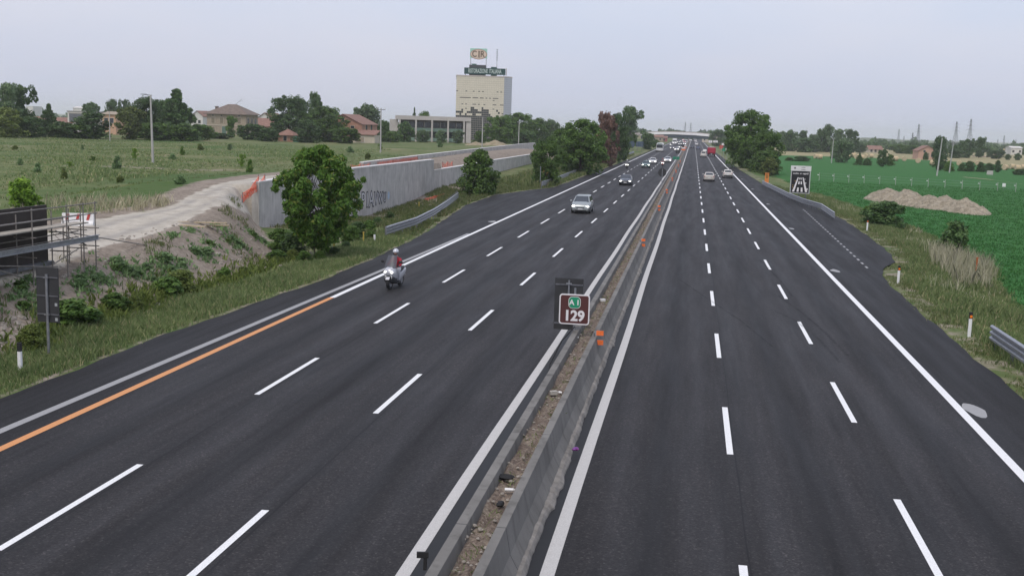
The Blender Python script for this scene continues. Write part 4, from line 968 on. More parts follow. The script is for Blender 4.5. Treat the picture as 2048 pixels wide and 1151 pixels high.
#__PART2__
# ------------------------------------------------------------------ buildings
PL_TAN = mat('plaster_tan', (.32, .265, .20), .9, var=.16, scale=.6); PL_PINK = mat('plaster_terracotta', (.36, .20, .14), .9, var=.12, scale=.5)
PL_CREAM = mat('plaster_cream', (.50, .44, .35), .9, var=.1, scale=.5); PL_WHITE = mat('plaster_white', (.60, .58, .54), .9, var=.08, scale=.5)
PL_ORANGE = mat('plaster_orange', (.52, .33, .22), .9, var=.1, scale=.5); SHUT = mat('shutter', (.20, .17, .12), .8, var=.2); SHUTG = mat('shutter_green', (.10, .16, .13), .8, var=.2)
TIN = mat('green_tin', (.06, .17, .13), .6, var=.2)
def build(label, p, w, d, h, wallm, roof='gable_x', rh=2.0, roofm=None, rz=0.0, ov=.4, wins=(), name='house', cat='house', base=1.0, ridge=.3):
    r = thing(name, label, cat, p, rz); roofm = roofm or TILE
    wl = MB()
    if roof == 'gable_y':    # ridge along depth: gable faces the front
        wl.prism([(-w/2, -base), (w/2, -base), (w/2, h), (0, h+rh), (-w/2, h)], 0, d)
    elif roof == 'gable_x':
        wl.prism([(0, -base), (d, -base), (d, h), (d/2, h+rh), (0, h)], -w/2, w/2, 'x')
    else: wl.box((0, d/2, (h-base)/2), (w, d, h+base))
    wall = obj('wall', wl, wallm, r)
    rf = MB(); t = .16
    if roof == 'gable_y':
        k = rh/(w/2)
        for s in (-1, 1): rf.prism([(0, h+rh+.02), (s*(w/2+ov), h-k*ov+.02), (s*(w/2+ov), h-k*ov+.02+t), (0, h+rh+.02+t)], -ov, d+ov)
    elif roof == 'gable_x':
        k = rh/(d/2)
        for y0, y1 in ((-ov, d/2), (d+ov, d/2)): rf.prism([(y1, h+rh+.02), (y0, h-k*ov+.02), (y0, h-k*ov+.02+t), (y1, h+rh+.02+t)], -w/2-ov, w/2+ov, 'x')
    elif roof == 'hip':
        a, b = w/2+ov, ov; rx = w/2*ridge
        E_ = [(-a, -b, h), (a, -b, h), (a, d+b, h), (-a, d+b, h)]; R1, R2 = (-rx, d/2, h+rh), (rx, d/2, h+rh)
        rf.face([E_[0], E_[1], R2, R1]); rf.face([E_[2], E_[3], R1, R2]); rf.face([E_[1], E_[2], R2]); rf.face([E_[3], E_[0], R1]); rf.face([(x, y, z-.15) for x, y, z in reversed(E_)])
        for i in range(4):
            p0_, p1_ = E_[i], E_[(i+1) % 4]; rf.face([p0_, p1_, (p1_[0], p1_[1], h-.15), (p0_[0], p0_[1], h-.15)])
    elif roof == 'shed': rf.prism([(-ov, h+.02), (d, h+rh), (d, h+rh+t), (-ov, h+.02+t)], -w/2-ov, w/2+ov, 'x')
    else: rf.box((0, d/2, h+.15), (w+.3, d+.3, .3))
    obj('roof', rf, roofm, r)
    for face, u, z, ww, wh, mm in wins:
        f = MB(); q = MB(); fr = .1
        if face == 'front': f.box((u, -.03, z), (ww+2*fr, .06, wh+2*fr)); q.box((u, -.07, z), (ww, .04, wh))
        elif face == 'right': f.box((w/2+.03, u, z), (.06, ww+2*fr, wh+2*fr)); q.box((w/2+.07, u, z), (.04, ww, wh))
        else: f.box((-w/2-.03, u, z), (.06, ww+2*fr, wh+2*fr)); q.box((-w/2-.07, u, z), (.04, ww, wh))
        wo = obj('window', f, PL_CREAM if wallm is not PL_CREAM else PL_WHITE, r); obj('pane' if mm is WINDOW else 'shutter', q, mm, wo)
    return r
# old villa
vY = 360; a = aty(414, 270, vY); b_ = aty(492, 270, vY); s = math.hypot(a.x, vY)/F_PX
vw_ = (b_.x-a.x); vz = 1.8
H = lambda px, py, Y: aty(px, py, Y).z
eh = H(450, 228, vY)-vz; rh_ = H(458, 208, vY)-vz-eh
wv = []
for u in (-.34, -.12, .10, .33): wv += [('front', u*vw_, eh*.70, 1.25, 1.9, SHUT)]
for u in (-.34, .10, .33): wv += [('front', u*vw_, eh*.27, 1.2, 1.8, SHUT)]
wv += [('front', -.06*vw_, eh*.22, 1.5, 3.0, SHUTG), ('front', -.12*vw_, eh*.93, .7, .4, WINDOW), ('front', .33*vw_, eh*.93, .7, .4, WINDOW), ('front', -.34*vw_, eh*.93, .7, .4, WINDOW)]
for u in (1.8, 5.0, 8.2): wv += [('right', u, eh*.70, 1.2, 1.9, WINDOW), ('right', u, eh*.25, 1.2, 1.9, WINDOW)]
villa = build('old two storey villa with hipped tile roof and pale peeling plaster', Vector(((a.x+b_.x)/2, vY, vz)), vw_, 10.5, eh, PL_TAN, 'hip', rh_, TILE_O, 0, .9, wv, ridge=.22)
obj('string_course', MB().box((0, -.06, eh*.48), (vw_+.1, .12, .25)), PL_CREAM, villa)
obj('chimney', MB().box((-vw_/2+1.0, 6.0, eh+1.2), (.9, .9, 2.4)).box((-vw_/2+1.0, 6.0, eh+2.5), (1.1, 1.1, .2)), TILE_O, villa)
obj('aerial', MB().tube((1.2, 5, eh+rh_-.1), (3.6, 5, eh+rh_+1.9), .05, .05, 5).tube((2.6, 5, eh+rh_+1.0), (4.0, 5, eh+rh_+1.3), .04, .04, 5), METAL_D, villa)
# red gabled house and garage
gY = 302; a = aty(648, 280, gY); b_ = aty(724, 280, gY); gw_ = b_.x-a.x; g0 = 1.9
eh = H(724, 249, gY)-g0; gh = H(688, 229, gY)-g0-eh
build('terracotta house with gable front and red tile roof', Vector(((a.x+b_.x)/2, gY, g0)), gw_, 15, eh, PL_PINK, 'gable_y', gh, TILE, 0, .35,
      [('front', .0*gw_, eh+gh*.45, .7, 1.1, WINDOW), ('front', .25*gw_, eh*.85, 1.0, .7, WINDOW), ('front', -.2*gw_, eh*.5, 1.0, 1.3, WINDOW), ('right', 4, eh*.78, 1.6, 2.0, WINDOW), ('right', 9, eh*.78, 1.6, 2.0, WINDOW)])
a = aty(703, 287, 297); b_ = aty(751, 287, 297); h1 = H(727, 270, 297)-1.9
build('low cream garage with red lean-to roof beside the terracotta house', Vector(((a.x+b_.x)/2, 296, 1.9)), b_.x-a.x, 5, h1, PL_CREAM, 'shed', H(727, 261, 297)-1.9-h1, TILE, 0, .35, [('front', -.1*(b_.x-a.x), h1*.45, 2.4, h1*.6, PL_TAN)], name='garage', cat='garage')
# outbuilding
a = aty(556, 290, 282); b_ = aty(586, 290, 282); h1 = H(570, 270, 282)-2
ob = build('small outbuilding with red hipped roof and green tin lean-to', Vector(((a.x+b_.x)/2, 282, 2)), b_.x-a.x, 4, h1, PL_PINK, 'hip', H(570, 258, 282)-2-h1, TILE, 0, .5, [('front', -.1, h1*.5, .9, 1.3, WINDOW)], ridge=.05)
obj('tin_sheet', MB().box(((b_.x-a.x)/2+.8, 1.0, h1*.45), (1.5, 2.2, h1*.9)), TIN, ob)
def px_house(label, pxl, pxr, pyb, pye, pyr, Y, z, wallm, roof, roofm=TILE, d=8, wins=(), **kw):
    a = aty(pxl, pyb, Y); b_ = aty(pxr, pyb, Y); w = b_.x-a.x; e = H((pxl+pxr)/2, pye, Y)-z; rr = H((pxl+pxr)/2, pyr, Y)-z-e
    ws = [(f, u*w, v*e, ww, wh, mm) for f, u, v, ww, wh, mm in wins]
    return build(label, Vector(((a.x+b_.x)/2, Y, z)), w, d, e, wallm, roof, max(rr, .1), roofm, wins=ws, **kw)
WN = lambda us, v, w=1.2, h=1.4: [('front', u, v, w, h, WINDOW) for u in us]
px_house('red roofed house with white gable right of the old villa', 512, 546, 262, 240, 226, 420, 1.8, PL_WHITE, 'gable_y', d=14, wins=WN((-.2, .2), .6))
px_house('long low red roof house close to the right wall of the old villa', 508, 540, 268, 252, 237, 385, 1.8, PL_PINK, 'gable_x', d=9, wins=WN((-.2, .2), .5))
px_house('flat roofed white house with grey window among the trees at far left', 136, 178, 262, 224, 222, 300, 2, PL_WHITE, 'flat', mat('grey_roof', (.30, .28, .27), .9), d=8, wins=[('front', -.1, .72, 4.2, 2.6, METAL_D)])
px_house('pale orange house with low roof between the dark trees at far left', 205, 232, 262, 229, 224, 300, 2, PL_ORANGE, 'gable_x', PL_TAN, d=8, wins=WN((-.2, .2), .7))
px_house('orange walled red roofed cottage at far left', 54, 80, 268, 243, 234, 300, 2, PL_ORANGE, 'gable_y', d=9, wins=WN((0,), .6))
px_house('low red roofed house beside the orange cottage at far left', 100, 145, 268, 245, 236, 300, 2, PL_ORANGE, 'gable_x', d=9, wins=WN((-.3, 0, .3), .6))
px_house('pale house peeping out between the big spruce and the old villa', 383, 406, 258, 232, 222, 480, 1.8, PL_WHITE, 'gable_y', d=12, wins=WN((-.2, .2), .6))
px_house('tan flat fronted house left of the overpass', 1236, 1256, 282, 265, 263, 640, .3, PL_CREAM, 'flat', PL_TAN, d=10, wins=WN((-.25, .25), .7))
px_house('tan house seen under the left end of the overpass', 1303, 1326, 283, 274, 270, 780, 0, PL_TAN, 'gable_x', d=9, wins=WN((-.25, .25), .6))
px_house('small red house seen under the overpass beside the tan house', 1322, 1334, 282, 276, 272.5, 790, 0, mat('plaster_red', (.42, .13, .13), .9), 'gable_x', d=9, wins=WN((0,), .6))
px_house('pale house seen under the right end of the overpass', 1404, 1424, 283, 276, 273, 900, 0, PL_CREAM, 'gable_x', d=9, wins=WN((-.25, .25), .6))
px_house('pink farmhouse with gable front and red roof in the hay field', 1836, 1873, 316, 302, 292, 480, -.6, mat('plaster_pink', (.46, .29, .22), .9, var=.1, scale=.5), 'gable_y', d=12, wins=[('front', -.18, .95, .9, .9, WINDOW), ('front', .25, .5, .9, 1.2, WINDOW), ('front', 0, .45, 1.4, 2.2, SHUT)])
px_house('distant pale building with red roof at the right end of the wood', 1737, 1764, 309, 299, 292, 640, -.6, PL_CREAM, 'gable_x', d=12, wins=WN((-.3, 0, .3), .6))
px_house('long white roofed shed far off behind the field trees on the right', 2022, 2044, 305, 296, 293, 760, -.6, PL_WHITE, 'gable_x', PL_WHITE, d=14, wins=WN((-.3, .3), .5))
px_house('low pale sheds behind the hay bales on the right', 1952, 1980, 318, 313, 311, 600, -.6, PL_CREAM, 'flat', PL_TAN, d=8, wins=WN((-.3, .3), .5), name='shed', cat='shed')
px_house('distant white building on the horizon at far left', 52, 66, 225, 213, 211.5, 900, 1, PL_WHITE, 'flat', PL_WHITE, d=14, wins=WN((-.3, .3), .5))
px_house('distant pale building on the horizon left of the round trees', 146, 166, 226, 216, 213, 900, 1, PL_WHITE, 'gable_x', PL_WHITE, d=14, wins=WN((-.3, .3), .5))
# small parapet wall at right
a = at(1974, 349, -.6); b_ = at(2018, 354, -.6); mb = MB(); mb.prism([(0, 0), (.5, 0), (.5, 1.0), (0, 1.0)], a.x, b_.x, 'x')
tag(obj('parapet', mb, mat('pale_concrete2', (.45, .43, .40), .85, var=.15), loc=(0, a.y, -.62)), 'small pale concrete parapet of a ditch crossing on the right field', 'wall')

# office block with columns
oY = 352; a = aty(799, 284, oY); b_ = aty(927, 284, oY+6); o0 = 1.6
oa = math.atan2(6, b_.x-a.x); ow = math.hypot(b_.x-a.x, 6); oh = H(860, 233, oY)-o0
of = thing('office_block', 'low two storey office block with white columns and green spandrels', 'office', Vector((a.x, oY, o0)), oa)
CW = mat('office_concrete', (.46, .43, .40), .85, var=.1, scale=.5)
obj('wall', MB().box((ow/2, 6, oh/2-.6), (ow-.6, 9, oh-.4)), mat('office_dark_wall', (.10, .085, .08), .7, var=.2), of)
obj('roof', MB().box((ow/2+.5, 5, oh-.55), (ow+3.5, 12, 1.3)), CW, of)
obj('end_wall', MB().box((ow+1.5, 4.6, oh/2-.7), (1.6, 10.6, oh-1)), CW, of); obj('end_wall', MB().box((-1.8, 5.5, oh/2-.7), (2.6, 10.6, oh-1)), CW, of)
ncol = 4
for i in range(ncol+1):
    obj('column', MB().box((i*ow/ncol, -.6, oh/2-.9), (.55, .7, oh-.6)), CW, of)
for k, z in enumerate((oh*.60, oh*.22)):
    for i in range(2*ncol):
        x0 = i*ow/(2*ncol)+.3; x1 = (i+1)*ow/(2*ncol)-.15
        f = obj('window', MB().box(((x0+x1)/2, 1.42, z+.75), (x1-x0, .1, 1.7)), WINDOW, of)
        obj('frame', MB().box((x0-.1, 1.36, z+.75), (.14, .14, 1.8)), CW, f)
for z in (oh*.60-.85, oh*.22-.75): obj('spandrel', MB().box((ow/2, .9, z), (ow-.2, .25, 1.1)), mat('spandrel_green', (.22, .32, .25), .6, var=.1), of)

# glass tower
tY = 430; tz = 1.5; fl = aty(910.5, 270, tY); fr = aty(1005.5, 270, tY+4)
tw = math.hypot(fr.x-fl.x, fr.y-fl.y); ta = math.atan2(fr.y-fl.y, fr.x-fl.x); th = H(955, 153, tY)-tz
tower = thing('glass_tower', 'tan mirrored glass tower with roof signs and dark tree reflections painted on the lower storeys', 'tower', Vector((fl.x, tY, tz)), ta)
TAN = mat('tan_mirror_panels', (.66, .605, .49), .4, .0, var=.05, scale=.4); TDK = mat('windows_and_painted_reflection', (.035, .042, .045), .25, spec=.5); TSD = mat('pale_side_panels', (.52, .53, .57), .5, .1)  # TDK: dark window panes, and tree reflections painted as dark panes lower down
ch = 3.2; dpt = 15
bodym = MB().prism([(0, 0), (tw, 0), (tw+ch, ch), (tw+ch, dpt), (0, dpt)], -1, th, 'z')
core = obj('wall', bodym, mat('tower_core', (.16, .145, .115), .6), tower)
nxp, nzp = 26, 30; pw, ph = tw/nxp, th/nzp
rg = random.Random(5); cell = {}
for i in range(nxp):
    edge_h = .50+.035*math.sin(i*.9)+.03*math.sin(i*2.3+1)-.0030*abs(i-11)**1.2  # jagged top of the tree reflections painted into the pane colour
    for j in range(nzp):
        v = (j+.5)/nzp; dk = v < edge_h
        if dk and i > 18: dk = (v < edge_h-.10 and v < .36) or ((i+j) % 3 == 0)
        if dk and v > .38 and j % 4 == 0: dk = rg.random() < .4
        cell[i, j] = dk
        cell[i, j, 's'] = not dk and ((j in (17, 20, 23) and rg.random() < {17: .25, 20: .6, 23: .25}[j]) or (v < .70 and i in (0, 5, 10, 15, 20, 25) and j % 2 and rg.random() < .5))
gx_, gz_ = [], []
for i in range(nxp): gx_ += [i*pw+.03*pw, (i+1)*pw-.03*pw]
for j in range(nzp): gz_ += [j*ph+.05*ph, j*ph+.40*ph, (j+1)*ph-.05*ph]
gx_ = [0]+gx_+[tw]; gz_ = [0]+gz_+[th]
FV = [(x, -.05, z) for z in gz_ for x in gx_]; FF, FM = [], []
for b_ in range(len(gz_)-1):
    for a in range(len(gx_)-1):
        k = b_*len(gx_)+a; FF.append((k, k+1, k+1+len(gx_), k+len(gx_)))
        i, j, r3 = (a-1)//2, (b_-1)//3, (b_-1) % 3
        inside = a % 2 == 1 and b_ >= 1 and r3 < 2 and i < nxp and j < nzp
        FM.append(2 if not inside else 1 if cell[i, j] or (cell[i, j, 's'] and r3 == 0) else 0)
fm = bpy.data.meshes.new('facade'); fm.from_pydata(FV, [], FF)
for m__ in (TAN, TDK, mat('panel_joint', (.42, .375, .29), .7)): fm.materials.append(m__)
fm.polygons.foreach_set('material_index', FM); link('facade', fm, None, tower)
sd_ = MB()
u = Vector((ch, ch, 0)); L_ = u.length; ang = math.atan2(ch, ch)
for i in range(4):
    for j in range(nzp):
        c = Vector((tw, 0, 0))+u*((i+.5)/4); sd_.box((c.x+.03, c.y-.03, (j+.5)*ph), (L_/4*.96, .07, ph*.95), ang)
for i in range(12):
    for j in range(nzp): sd_.box((tw+ch+.035, ch+(i+.5)*(dpt-ch)/12, (j+.5)*ph), (.07, (dpt-ch)/12*.96, ph*.95))
obj('side_cladding', sd_, TSD, tower)
obj('roof_edge', MB().prism([(-.15, -.15), (tw+.1, -.15), (tw+ch+.15, ch), (tw+ch+.15, dpt+.1), (-.15, dpt+.1)], th, th+.45, 'z'), mat('roof_edge', (.52, .46, .42), .7), tower)
m_ = tw/95.0                                        # metres per photo pixel at the tower
BGN = mat('sign_board_green', (.018, .060, .055), .6, var=.1); LTR = mat('letter_pale', (.52, .60, .56), .5)
x0, x1 = 15*m_, 97*m_; hb = 12.5*m_
sg = thing('roof_sign', 'long dark green roof sign with pale letters reading ristorazione italiana', 'roof sign', tower.matrix_basis @ Vector((0, 0, 0)), ta); sg.location = tower.location+Vector((0, 0, th+.45))
obj('sign_panel', MB().box(((x0+x1)/2, 1.2, hb/2+.5), (x1-x0, .4, hb)), BGN, sg)
for x in (x0+.5, (x0+x1)/2, x1-.5): obj('strut', MB().tube((x, 1.6, -.1), (x, 1.6, hb), .12).tube((x, 3.0, -.1), (x, 1.6, hb*.8), .08), METAL_D, sg)
text_obj('lettering', 'RISTORAZIONE  ITALIANA', hb*.92, LTR, sg, Matrix.Translation(((x0+x1)/2, .98, hb/2+.5)) @ STAND, bold=.03, depth=.02, sx=(x1-x0)*.95/ (hb*.92*14.1))
pr_ = obj('side_panel', MB().box((x1+.4, 2.2, hb*.55+.4), (.35, 2.2, hb*1.1)), mat('sign_pale', (.46, .44, .44), .6, var=.2), sg)
pl = thing('plant_room', 'dark box shaped plant room on the tower roof behind the green sign', 'roof structure', sg.location, ta)
pw0, pw1 = 25*m_, 58*m_
obj('housing', MB().box(((pw0+pw1)/2, 3.6, 10.5*m_), (pw1-pw0, 3.5, 21*m_)), mat('plant_grey', (.065, .07, .075), .7, var=.15), pl); obj('vent', MB().box((pw0+2, 3.2, 21.8*m_), (1.8, 1.2, 1.4*m_)).box((pw0+1.6, 3.2, 23*m_), (2.4, 1.2, .5*m_)), TIN, pl)
gb = thing('plant_room', 'small green box on the right of the tower roof', 'roof structure', sg.location, ta); gx = 74*m_
obj('housing', MB().box((gx, 3.6, 9*m_), (11*m_, 3, 18*m_)), TIN, gb); obj('louvre', MB().box((gx, 2.05, 15.5*m_), (9*m_, .1, 4*m_)), BGN, gb)
an = thing('mast_antenna', 'thin mast antenna with short crossbars on the tower roof', 'antenna', sg.location, ta); ax = 80*m_
obj('mast', MB().tube((ax, 3, 0), (ax, 3, 53*m_), .10, .06, 6), METAL_D, an)
for i in range(6): obj('crossbar', MB().box((ax, 3, (32+4*i)*m_), (.7, .1, .22)), METAL_D, an)
cs = thing('roof_sign', 'square pale green roof sign with cream oval and brown letters reading CIR on two poles', 'roof sign', sg.location, ta)
c0, c1 = 26*m_, 60*m_; cz0, cz1 = 30*m_, 53*m_; cc = ((c0+c1)/2)
for x in (c0+.3, c1-.3): obj('pole', MB().tube((x, 2.4, 10*m_), (x, 2.4, cz1), .12), METAL, cs)
pnl = obj('sign_panel', MB().box((cc, 2.2, (cz0+cz1)/2+2.2*m_), (c1-c0, .25, cz1-cz0-4*m_)), mat('sign_mint', (.36, .62, .52), .5), cs)
def oval(rx, rz_, y, n=36): return MB().prism([(cc+rx*math.cos(2*math.pi*i/n), (cz0+cz1)/2+.3*m_+rz_*math.sin(2*math.pi*i/n)) for i in range(n)], y-.03, y+.03)
BRN = mat('sign_letter_brown', (.13, .075, .045), .6)
obj('oval_rim', oval((c1-c0)*.49, 10.0*m_, 2.03), mat('sign_rim_red', (.38, .17, .12), .6), pnl); obj('oval_field', oval((c1-c0)*.455, 8.9*m_, 1.96), mat('sign_cream', (.70, .56, .45), .5), pnl)
lz = (cz0+cz1)/2+.3*m_
for ch_, dx, sx_ in (('C', -.25, .8), ('I', .02, 1.0), ('R', .22, .85)):
    text_obj('lettering', ch_, 17*m_, BRN, pnl, Matrix.Translation((cc+dx*(c1-c0), 1.90, lz)) @ STAND, bold=.06, depth=.02, sx=sx_)
for z in (-1, 1): obj('letter_serif', MB().box((cc+.02*(c1-c0), 1.90, lz+z*5.9*m_), (5.0*m_, .04, .9*m_)), BRN, pnl)
# ------------------------------------------------------------------ poles, lamp, pylons
CP = mat('concrete_pole', (.40, .39, .37), .85, var=.15, scale=1)
def upole(px, py, top, Y, label, lamp=False, arm=0, z=None, lean=0, r=.17, insul=0, name='utility_pole'):
    q = aty(px, py, Y); z = gz(q.x, Y) if z is None else z; h = aty(px, top, Y).z-z
    t = thing(name, label, 'lamp post' if lamp else 'utility pole', Vector((q.x, Y, z)))
    obj('pole', MB().tube((0, 0, -.3), (lean*h, 0, h), r, r*.62, 8), CP, t)
    if lamp: obj('lamp_arm', MB().tube((0, 0, h-.05), (-.95, -.1, h+.03), .045), METAL_D, t); obj('lamp_head', MB().loft([[(-.7, -.13, h-.02), (-.7, .1, h-.02), (-.7, .1, h+.1), (-.7, -.13, h+.1)], [(-1.45, -.1, h+.02), (-1.45, .06, h+.02), (-1.45, .06, h+.09), (-1.45, -.1, h+.09)]]), METAL_D, t)
    if arm: obj('crossarm', MB().box((lean*h, 0, h-.3), (arm, .12, .12)), METAL_D, t)
    for i in range(insul): obj('insulator', MB().tube((lean*h+(-.5+i/(max(1, insul-1)))*arm*.9, 0, h-.24), (lean*h+(-.5+i/(max(1, insul-1)))*arm*.9, 0, h+.08), .06), WHITEP, t)
    return t
upole(306, 326, 190, 129, 'tall concrete street lamp standing in the rough field on the left', True, name='street_lamp', lean=-.02)
upole(220, 283, 222, 222, 'thin pale pole in front of the orange walled house on the left', lean=0, r=.12)
upole(761, 305, 216, 209, 'concrete utility pole with crossarm left of the office block', arm=1.7, insul=3)
upole(964, 298, 234, 272, 'concrete lamp pole at the right corner of the office block', True, name='street_lamp')
upole(1037, 291, 243, 340, 'plain concrete utility pole in front of the trees by the tower', arm=.9, insul=2)
upole(1663, 322, 276, 361, 'concrete utility pole leaning beside the pale willow on the right', lean=.02, z=-.6, arm=.8, insul=2)
upole(1874, 346, 276, 270, 'leaning concrete utility pole nearest in the right field', lean=.06, z=-.6, r=.2)
upole(1899, 340, 283, 300, 'second concrete pole with dark fitting in the right field', lean=.05, z=-.6, arm=.9, insul=2)
upole(1893, 312, 290, 430, 'short thin pole behind the two field poles on the right', z=-.6, r=.13)
PYM = mat('pylon_steel', (.20, .21, .225), .6, .3)
def pylon(px, top, Y, label, base=-.6, k=1.0):
    q = aty(px, 300, Y); h = aty(px, top, Y).z-base; t = thing('power_pylon', label, 'pylon', Vector((q.x, Y, base)), rad(20), None)
    mb = MB(); r = .00011*Y*k; w0, w1, w2 = h*.095, h*.03, h*.012; zb = h*.62
    cor = lambda w, z: [(-w, -w, z), (w, -w, z), (w, w, z), (-w, w, z)]
    lev = [(w0+(w1-w0)*i/6, zb*(1-(1-i/6)**1.15)) for i in range(7)]+[(w1+(w2-w1)*i/3, zb+(h-zb)*i/3) for i in range(1, 4)]
    for (wa, za), (wb, zb_) in zip(lev, lev[1:]):
        A, B = cor(wa, za), cor(wb, zb_)
        for i in range(4): mb.tube(A[i], B[i], r, r, 4, False); mb.tube(A[i], B[(i+1) % 4], r*.6, r*.6, 4, False); mb.tube(A[(i+1) % 4], B[i], r*.6, r*.6, 4, False)
    obj('tower_frame', mb, PYM, t)
    for z, a_ in ((.66, .15), (.78, .125), (.90, .10)):
        c = MB()
        for s in (-1, 1):
            c.tube((s*w2, 0, h*z), (s*a_*h, 0, h*z+.1), r*.8, r*.5, 4).tube((s*w2, 0, h*(z+.035)), (s*a_*h, 0, h*z+.1), r*.6, r*.5, 4); c.tube((s*a_*h, 0, h*z), (s*a_*h, 0, h*z-h*.035), r*.5, r*.5, 4)
        obj('crossarm', c, PYM, t)
    return t
PYL = [(1937, 238, 900, 'tallest dark lattice pylon on the right, above the domed tree'), (1909, 243, 980, 'tall pale lattice pylon just left of the tallest pylon'), (1834, 248, 1200, 'pale lattice pylon above the pink farmhouse'),
 (1823, 265, 1150, 'small dark pylon left of the pylon over the farmhouse'), (1795, 258, 1400, 'hazy pylon above the low ridge on the right'), (1806, 272, 1700, 'tiny hazy pylon right of the ridge pylon'), (2006, 271, 1300, 'small dark pylon near the right edge'), (2030, 279, 1500, 'smallest pylon nearest the right edge'), (1994, 278, 1900, 'faint thin pylon left of the small dark pylon'),
 (1368, 244, 1500, 'faint hazy pylon above the middle of the overpass'), (1379, 245, 1600, 'faint hazy pylon above the overpass, right one of the two')]
for px, top, Y, lb in PYL: pylon(px, top, Y, lb, k=1.0 if Y < 1300 else .55)
wires = MB()
for (pa, ta_, Ya), (pb, tb_, Yb) in (((1909, 243, 980), (1937, 238, 900)), ((1834, 248, 1200), (1909, 243, 980))):
    pass
# field fence on the right
p0 = at(1638, 361, -.6); p1 = at(2031, 384, -.6); fn = thing('field_fence', 'wire fence with slim posts and white insulators across the green crop', 'fence', p0)
for k in range(13):
    q = p0.lerp(p1, k/12)-p0; h = 1.5
    ps = obj('post', MB().tube(q+Vector((0, 0, -.2)), q+Vector((0, 0, h)), .045, .04, 6), CP, fn)
    obj('insulator', MB().ell(q+Vector((-.22, 0, h*.72)), (.13, .09, .09), 8, 5), WHITEP, ps)
wm = MB()
for z in (.5, .95, 1.4):
    for k in range(12): a = p0.lerp(p1, k/12)-p0; b_ = p0.lerp(p1, (k+1)/12)-p0; wm.tube(a+Vector((0, 0, z)), b_+Vector((0, 0, z-.03)), .012, .012, 4, False)
obj('wire', wm, METAL, fn)
q = at(2007, 381, -.6); pl_ = thing('field_sign', 'small white plate on a stake at the field fence', 'sign', q); obj('plate', MB().box((0, 0, .95), (.55, .04, .6)), WHITEP, pl_); obj('stake', MB().tube((0, .05, -.2), (0, .05, 1.0), .03), METAL_D, pl_)
# dirt mounds
def mound(label, humps, seed, m, name='dirt_mound'):
    xs_ = [h[0] for h in humps]; c = Vector((sum(xs_)/len(xs_), sum(h[1] for h in humps)/len(humps), -.62))
    x0, x1 = min(h[0]-h[2]*1.6 for h in humps)-c.x, max(h[0]+h[2]*1.6 for h in humps)-c.x; y0, y1 = min(h[1]-h[3]*1.6 for h in humps)-c.y, max(h[1]+h[3]*1.6 for h in humps)-c.y
    nx_, ny_ = 70, 36; V = []; rg = random.Random(seed)
    for j in range(ny_):
        for i in range(nx_):
            x = x0+(x1-x0)*i/(nx_-1); y = y0+(y1-y0)*j/(ny_-1); z = 0
            for hx, hy, rx, ry_, hh in humps:
                d = math.sqrt(((x+c.x-hx)/rx)**2+((y+c.y-hy)/ry_)**2); z = max(z, hh*(1-min(1, d/1.45))**.8)
            if z > 0: z += min(z, .5)*(.34*wob(x*1.1, y*1.1, 1.5, seed)+.22*wob(x, y, 3.7, seed+1)+.12*rg.uniform(-1, 1))
            V.append((x, y, z-.03))
    F_ = [(j*nx_+i, j*nx_+i+1, (j+1)*nx_+i+1, (j+1)*nx_+i) for j in range(ny_-1) for i in range(nx_-1)]
    me = bpy.data.meshes.new(name); me.from_pydata(V, [], F_); o = link(name, me, m, loc=c, smooth=False); return tag(o, label, 'mound')
DIRT = mat('dry_dirt', (.15, .125, .085), .95, col2=(.39, .34, .255), scale=1.6, bump=.6)
def hump(px, base, top, wpx, dpt_):
    p = at(px, base, -.6); q = aty(px, top, p.y+dpt_*.5); return (p.x, p.y+dpt_*.5, wpx/2*math.hypot(p.x, p.y)/F_PX*.95, dpt_, q.z+.6)
mound('left and higher of the two pale dirt mounds in the green crop', [hump(1782, 402, 374, 62, 5), hump(1822, 408, 377, 56, 5)], 2, DIRT)
mound('right and longer of the two pale dirt mounds in the green crop', [hump(1868, 415, 388, 50, 5), hump(1900, 418, 390, 54, 5), hump(1938, 424, 396, 60, 5)], 5, DIRT)
mound('low dirt heap in front of the trees by the tower', [(aty(990, 290, 330).x, 330, 6.0, 5, H(990, 279, 330)+.62)], 8, mat('tan_dirt', (.20, .17, .10), .95, col2=(.33, .275, .19), scale=.8))
mound('lower dirt heap left of the heap by the tower', [(aty(953, 292, 318).x, 318, 7, 5, H(953, 283, 318)+.62)], 9, MATS['tan_dirt'])
# hay bales
HAY = mat('hay', (.40, .29, .16), .95, col2=(.60, .48, .32), scale=4, bump=.5); HAYE = mat('hay_end', (.34, .25, .14), .95, col2=(.62, .52, .38), scale=7)
bale_p = thing('hay_bale', 'pale round hay bale lying on the far fields at the right', 'hay bale', (0, 0, 0), 0, 'round hay bales on the far fields')
R0 = .82; mb = MB(); rings = []
for i in range(7):
    x = -.68+1.36*i/6; rr = R0*(1+.03*math.sin(i*2.2))*(.95 if i in (0, 6) else 1); rings.append([(x, rr*math.cos(2*math.pi*j/18), R0*.97+rr*math.sin(2*math.pi*j/18)) for j in range(18)])
obj('straw_roll', mb.loft(rings), HAY, bale_p, smooth=True)
for s in (-1, 1): obj('bale_end', MB().disc((s*.69, 0, R0*.97), R0*.9, (1, 0, 0), 16, .03), HAYE, bale_p)
BP = [(1632, 317), (1640, 318), (1707, 315), (1714, 318), (1724, 319), (1731, 317), (1742, 316), (1783, 319), (1791, 322), (1808, 322), (1836, 326), (1866, 331), (1918, 331), (1955, 331), (2010, 340), (2024, 338), (2035, 341), (2046, 339)]
rg = random.Random(12)
for i in range(64):
    px = 1566+482*(i+rg.random())/64; hz = 264.0+.0301*(px-1387.5); BP.append((px, hz+rg.choice([11.5, 12.5, 13.5, 14.5, 16, 18, 20, 22])+rg.uniform(-.5, .8)+(px-1566)*.0075))
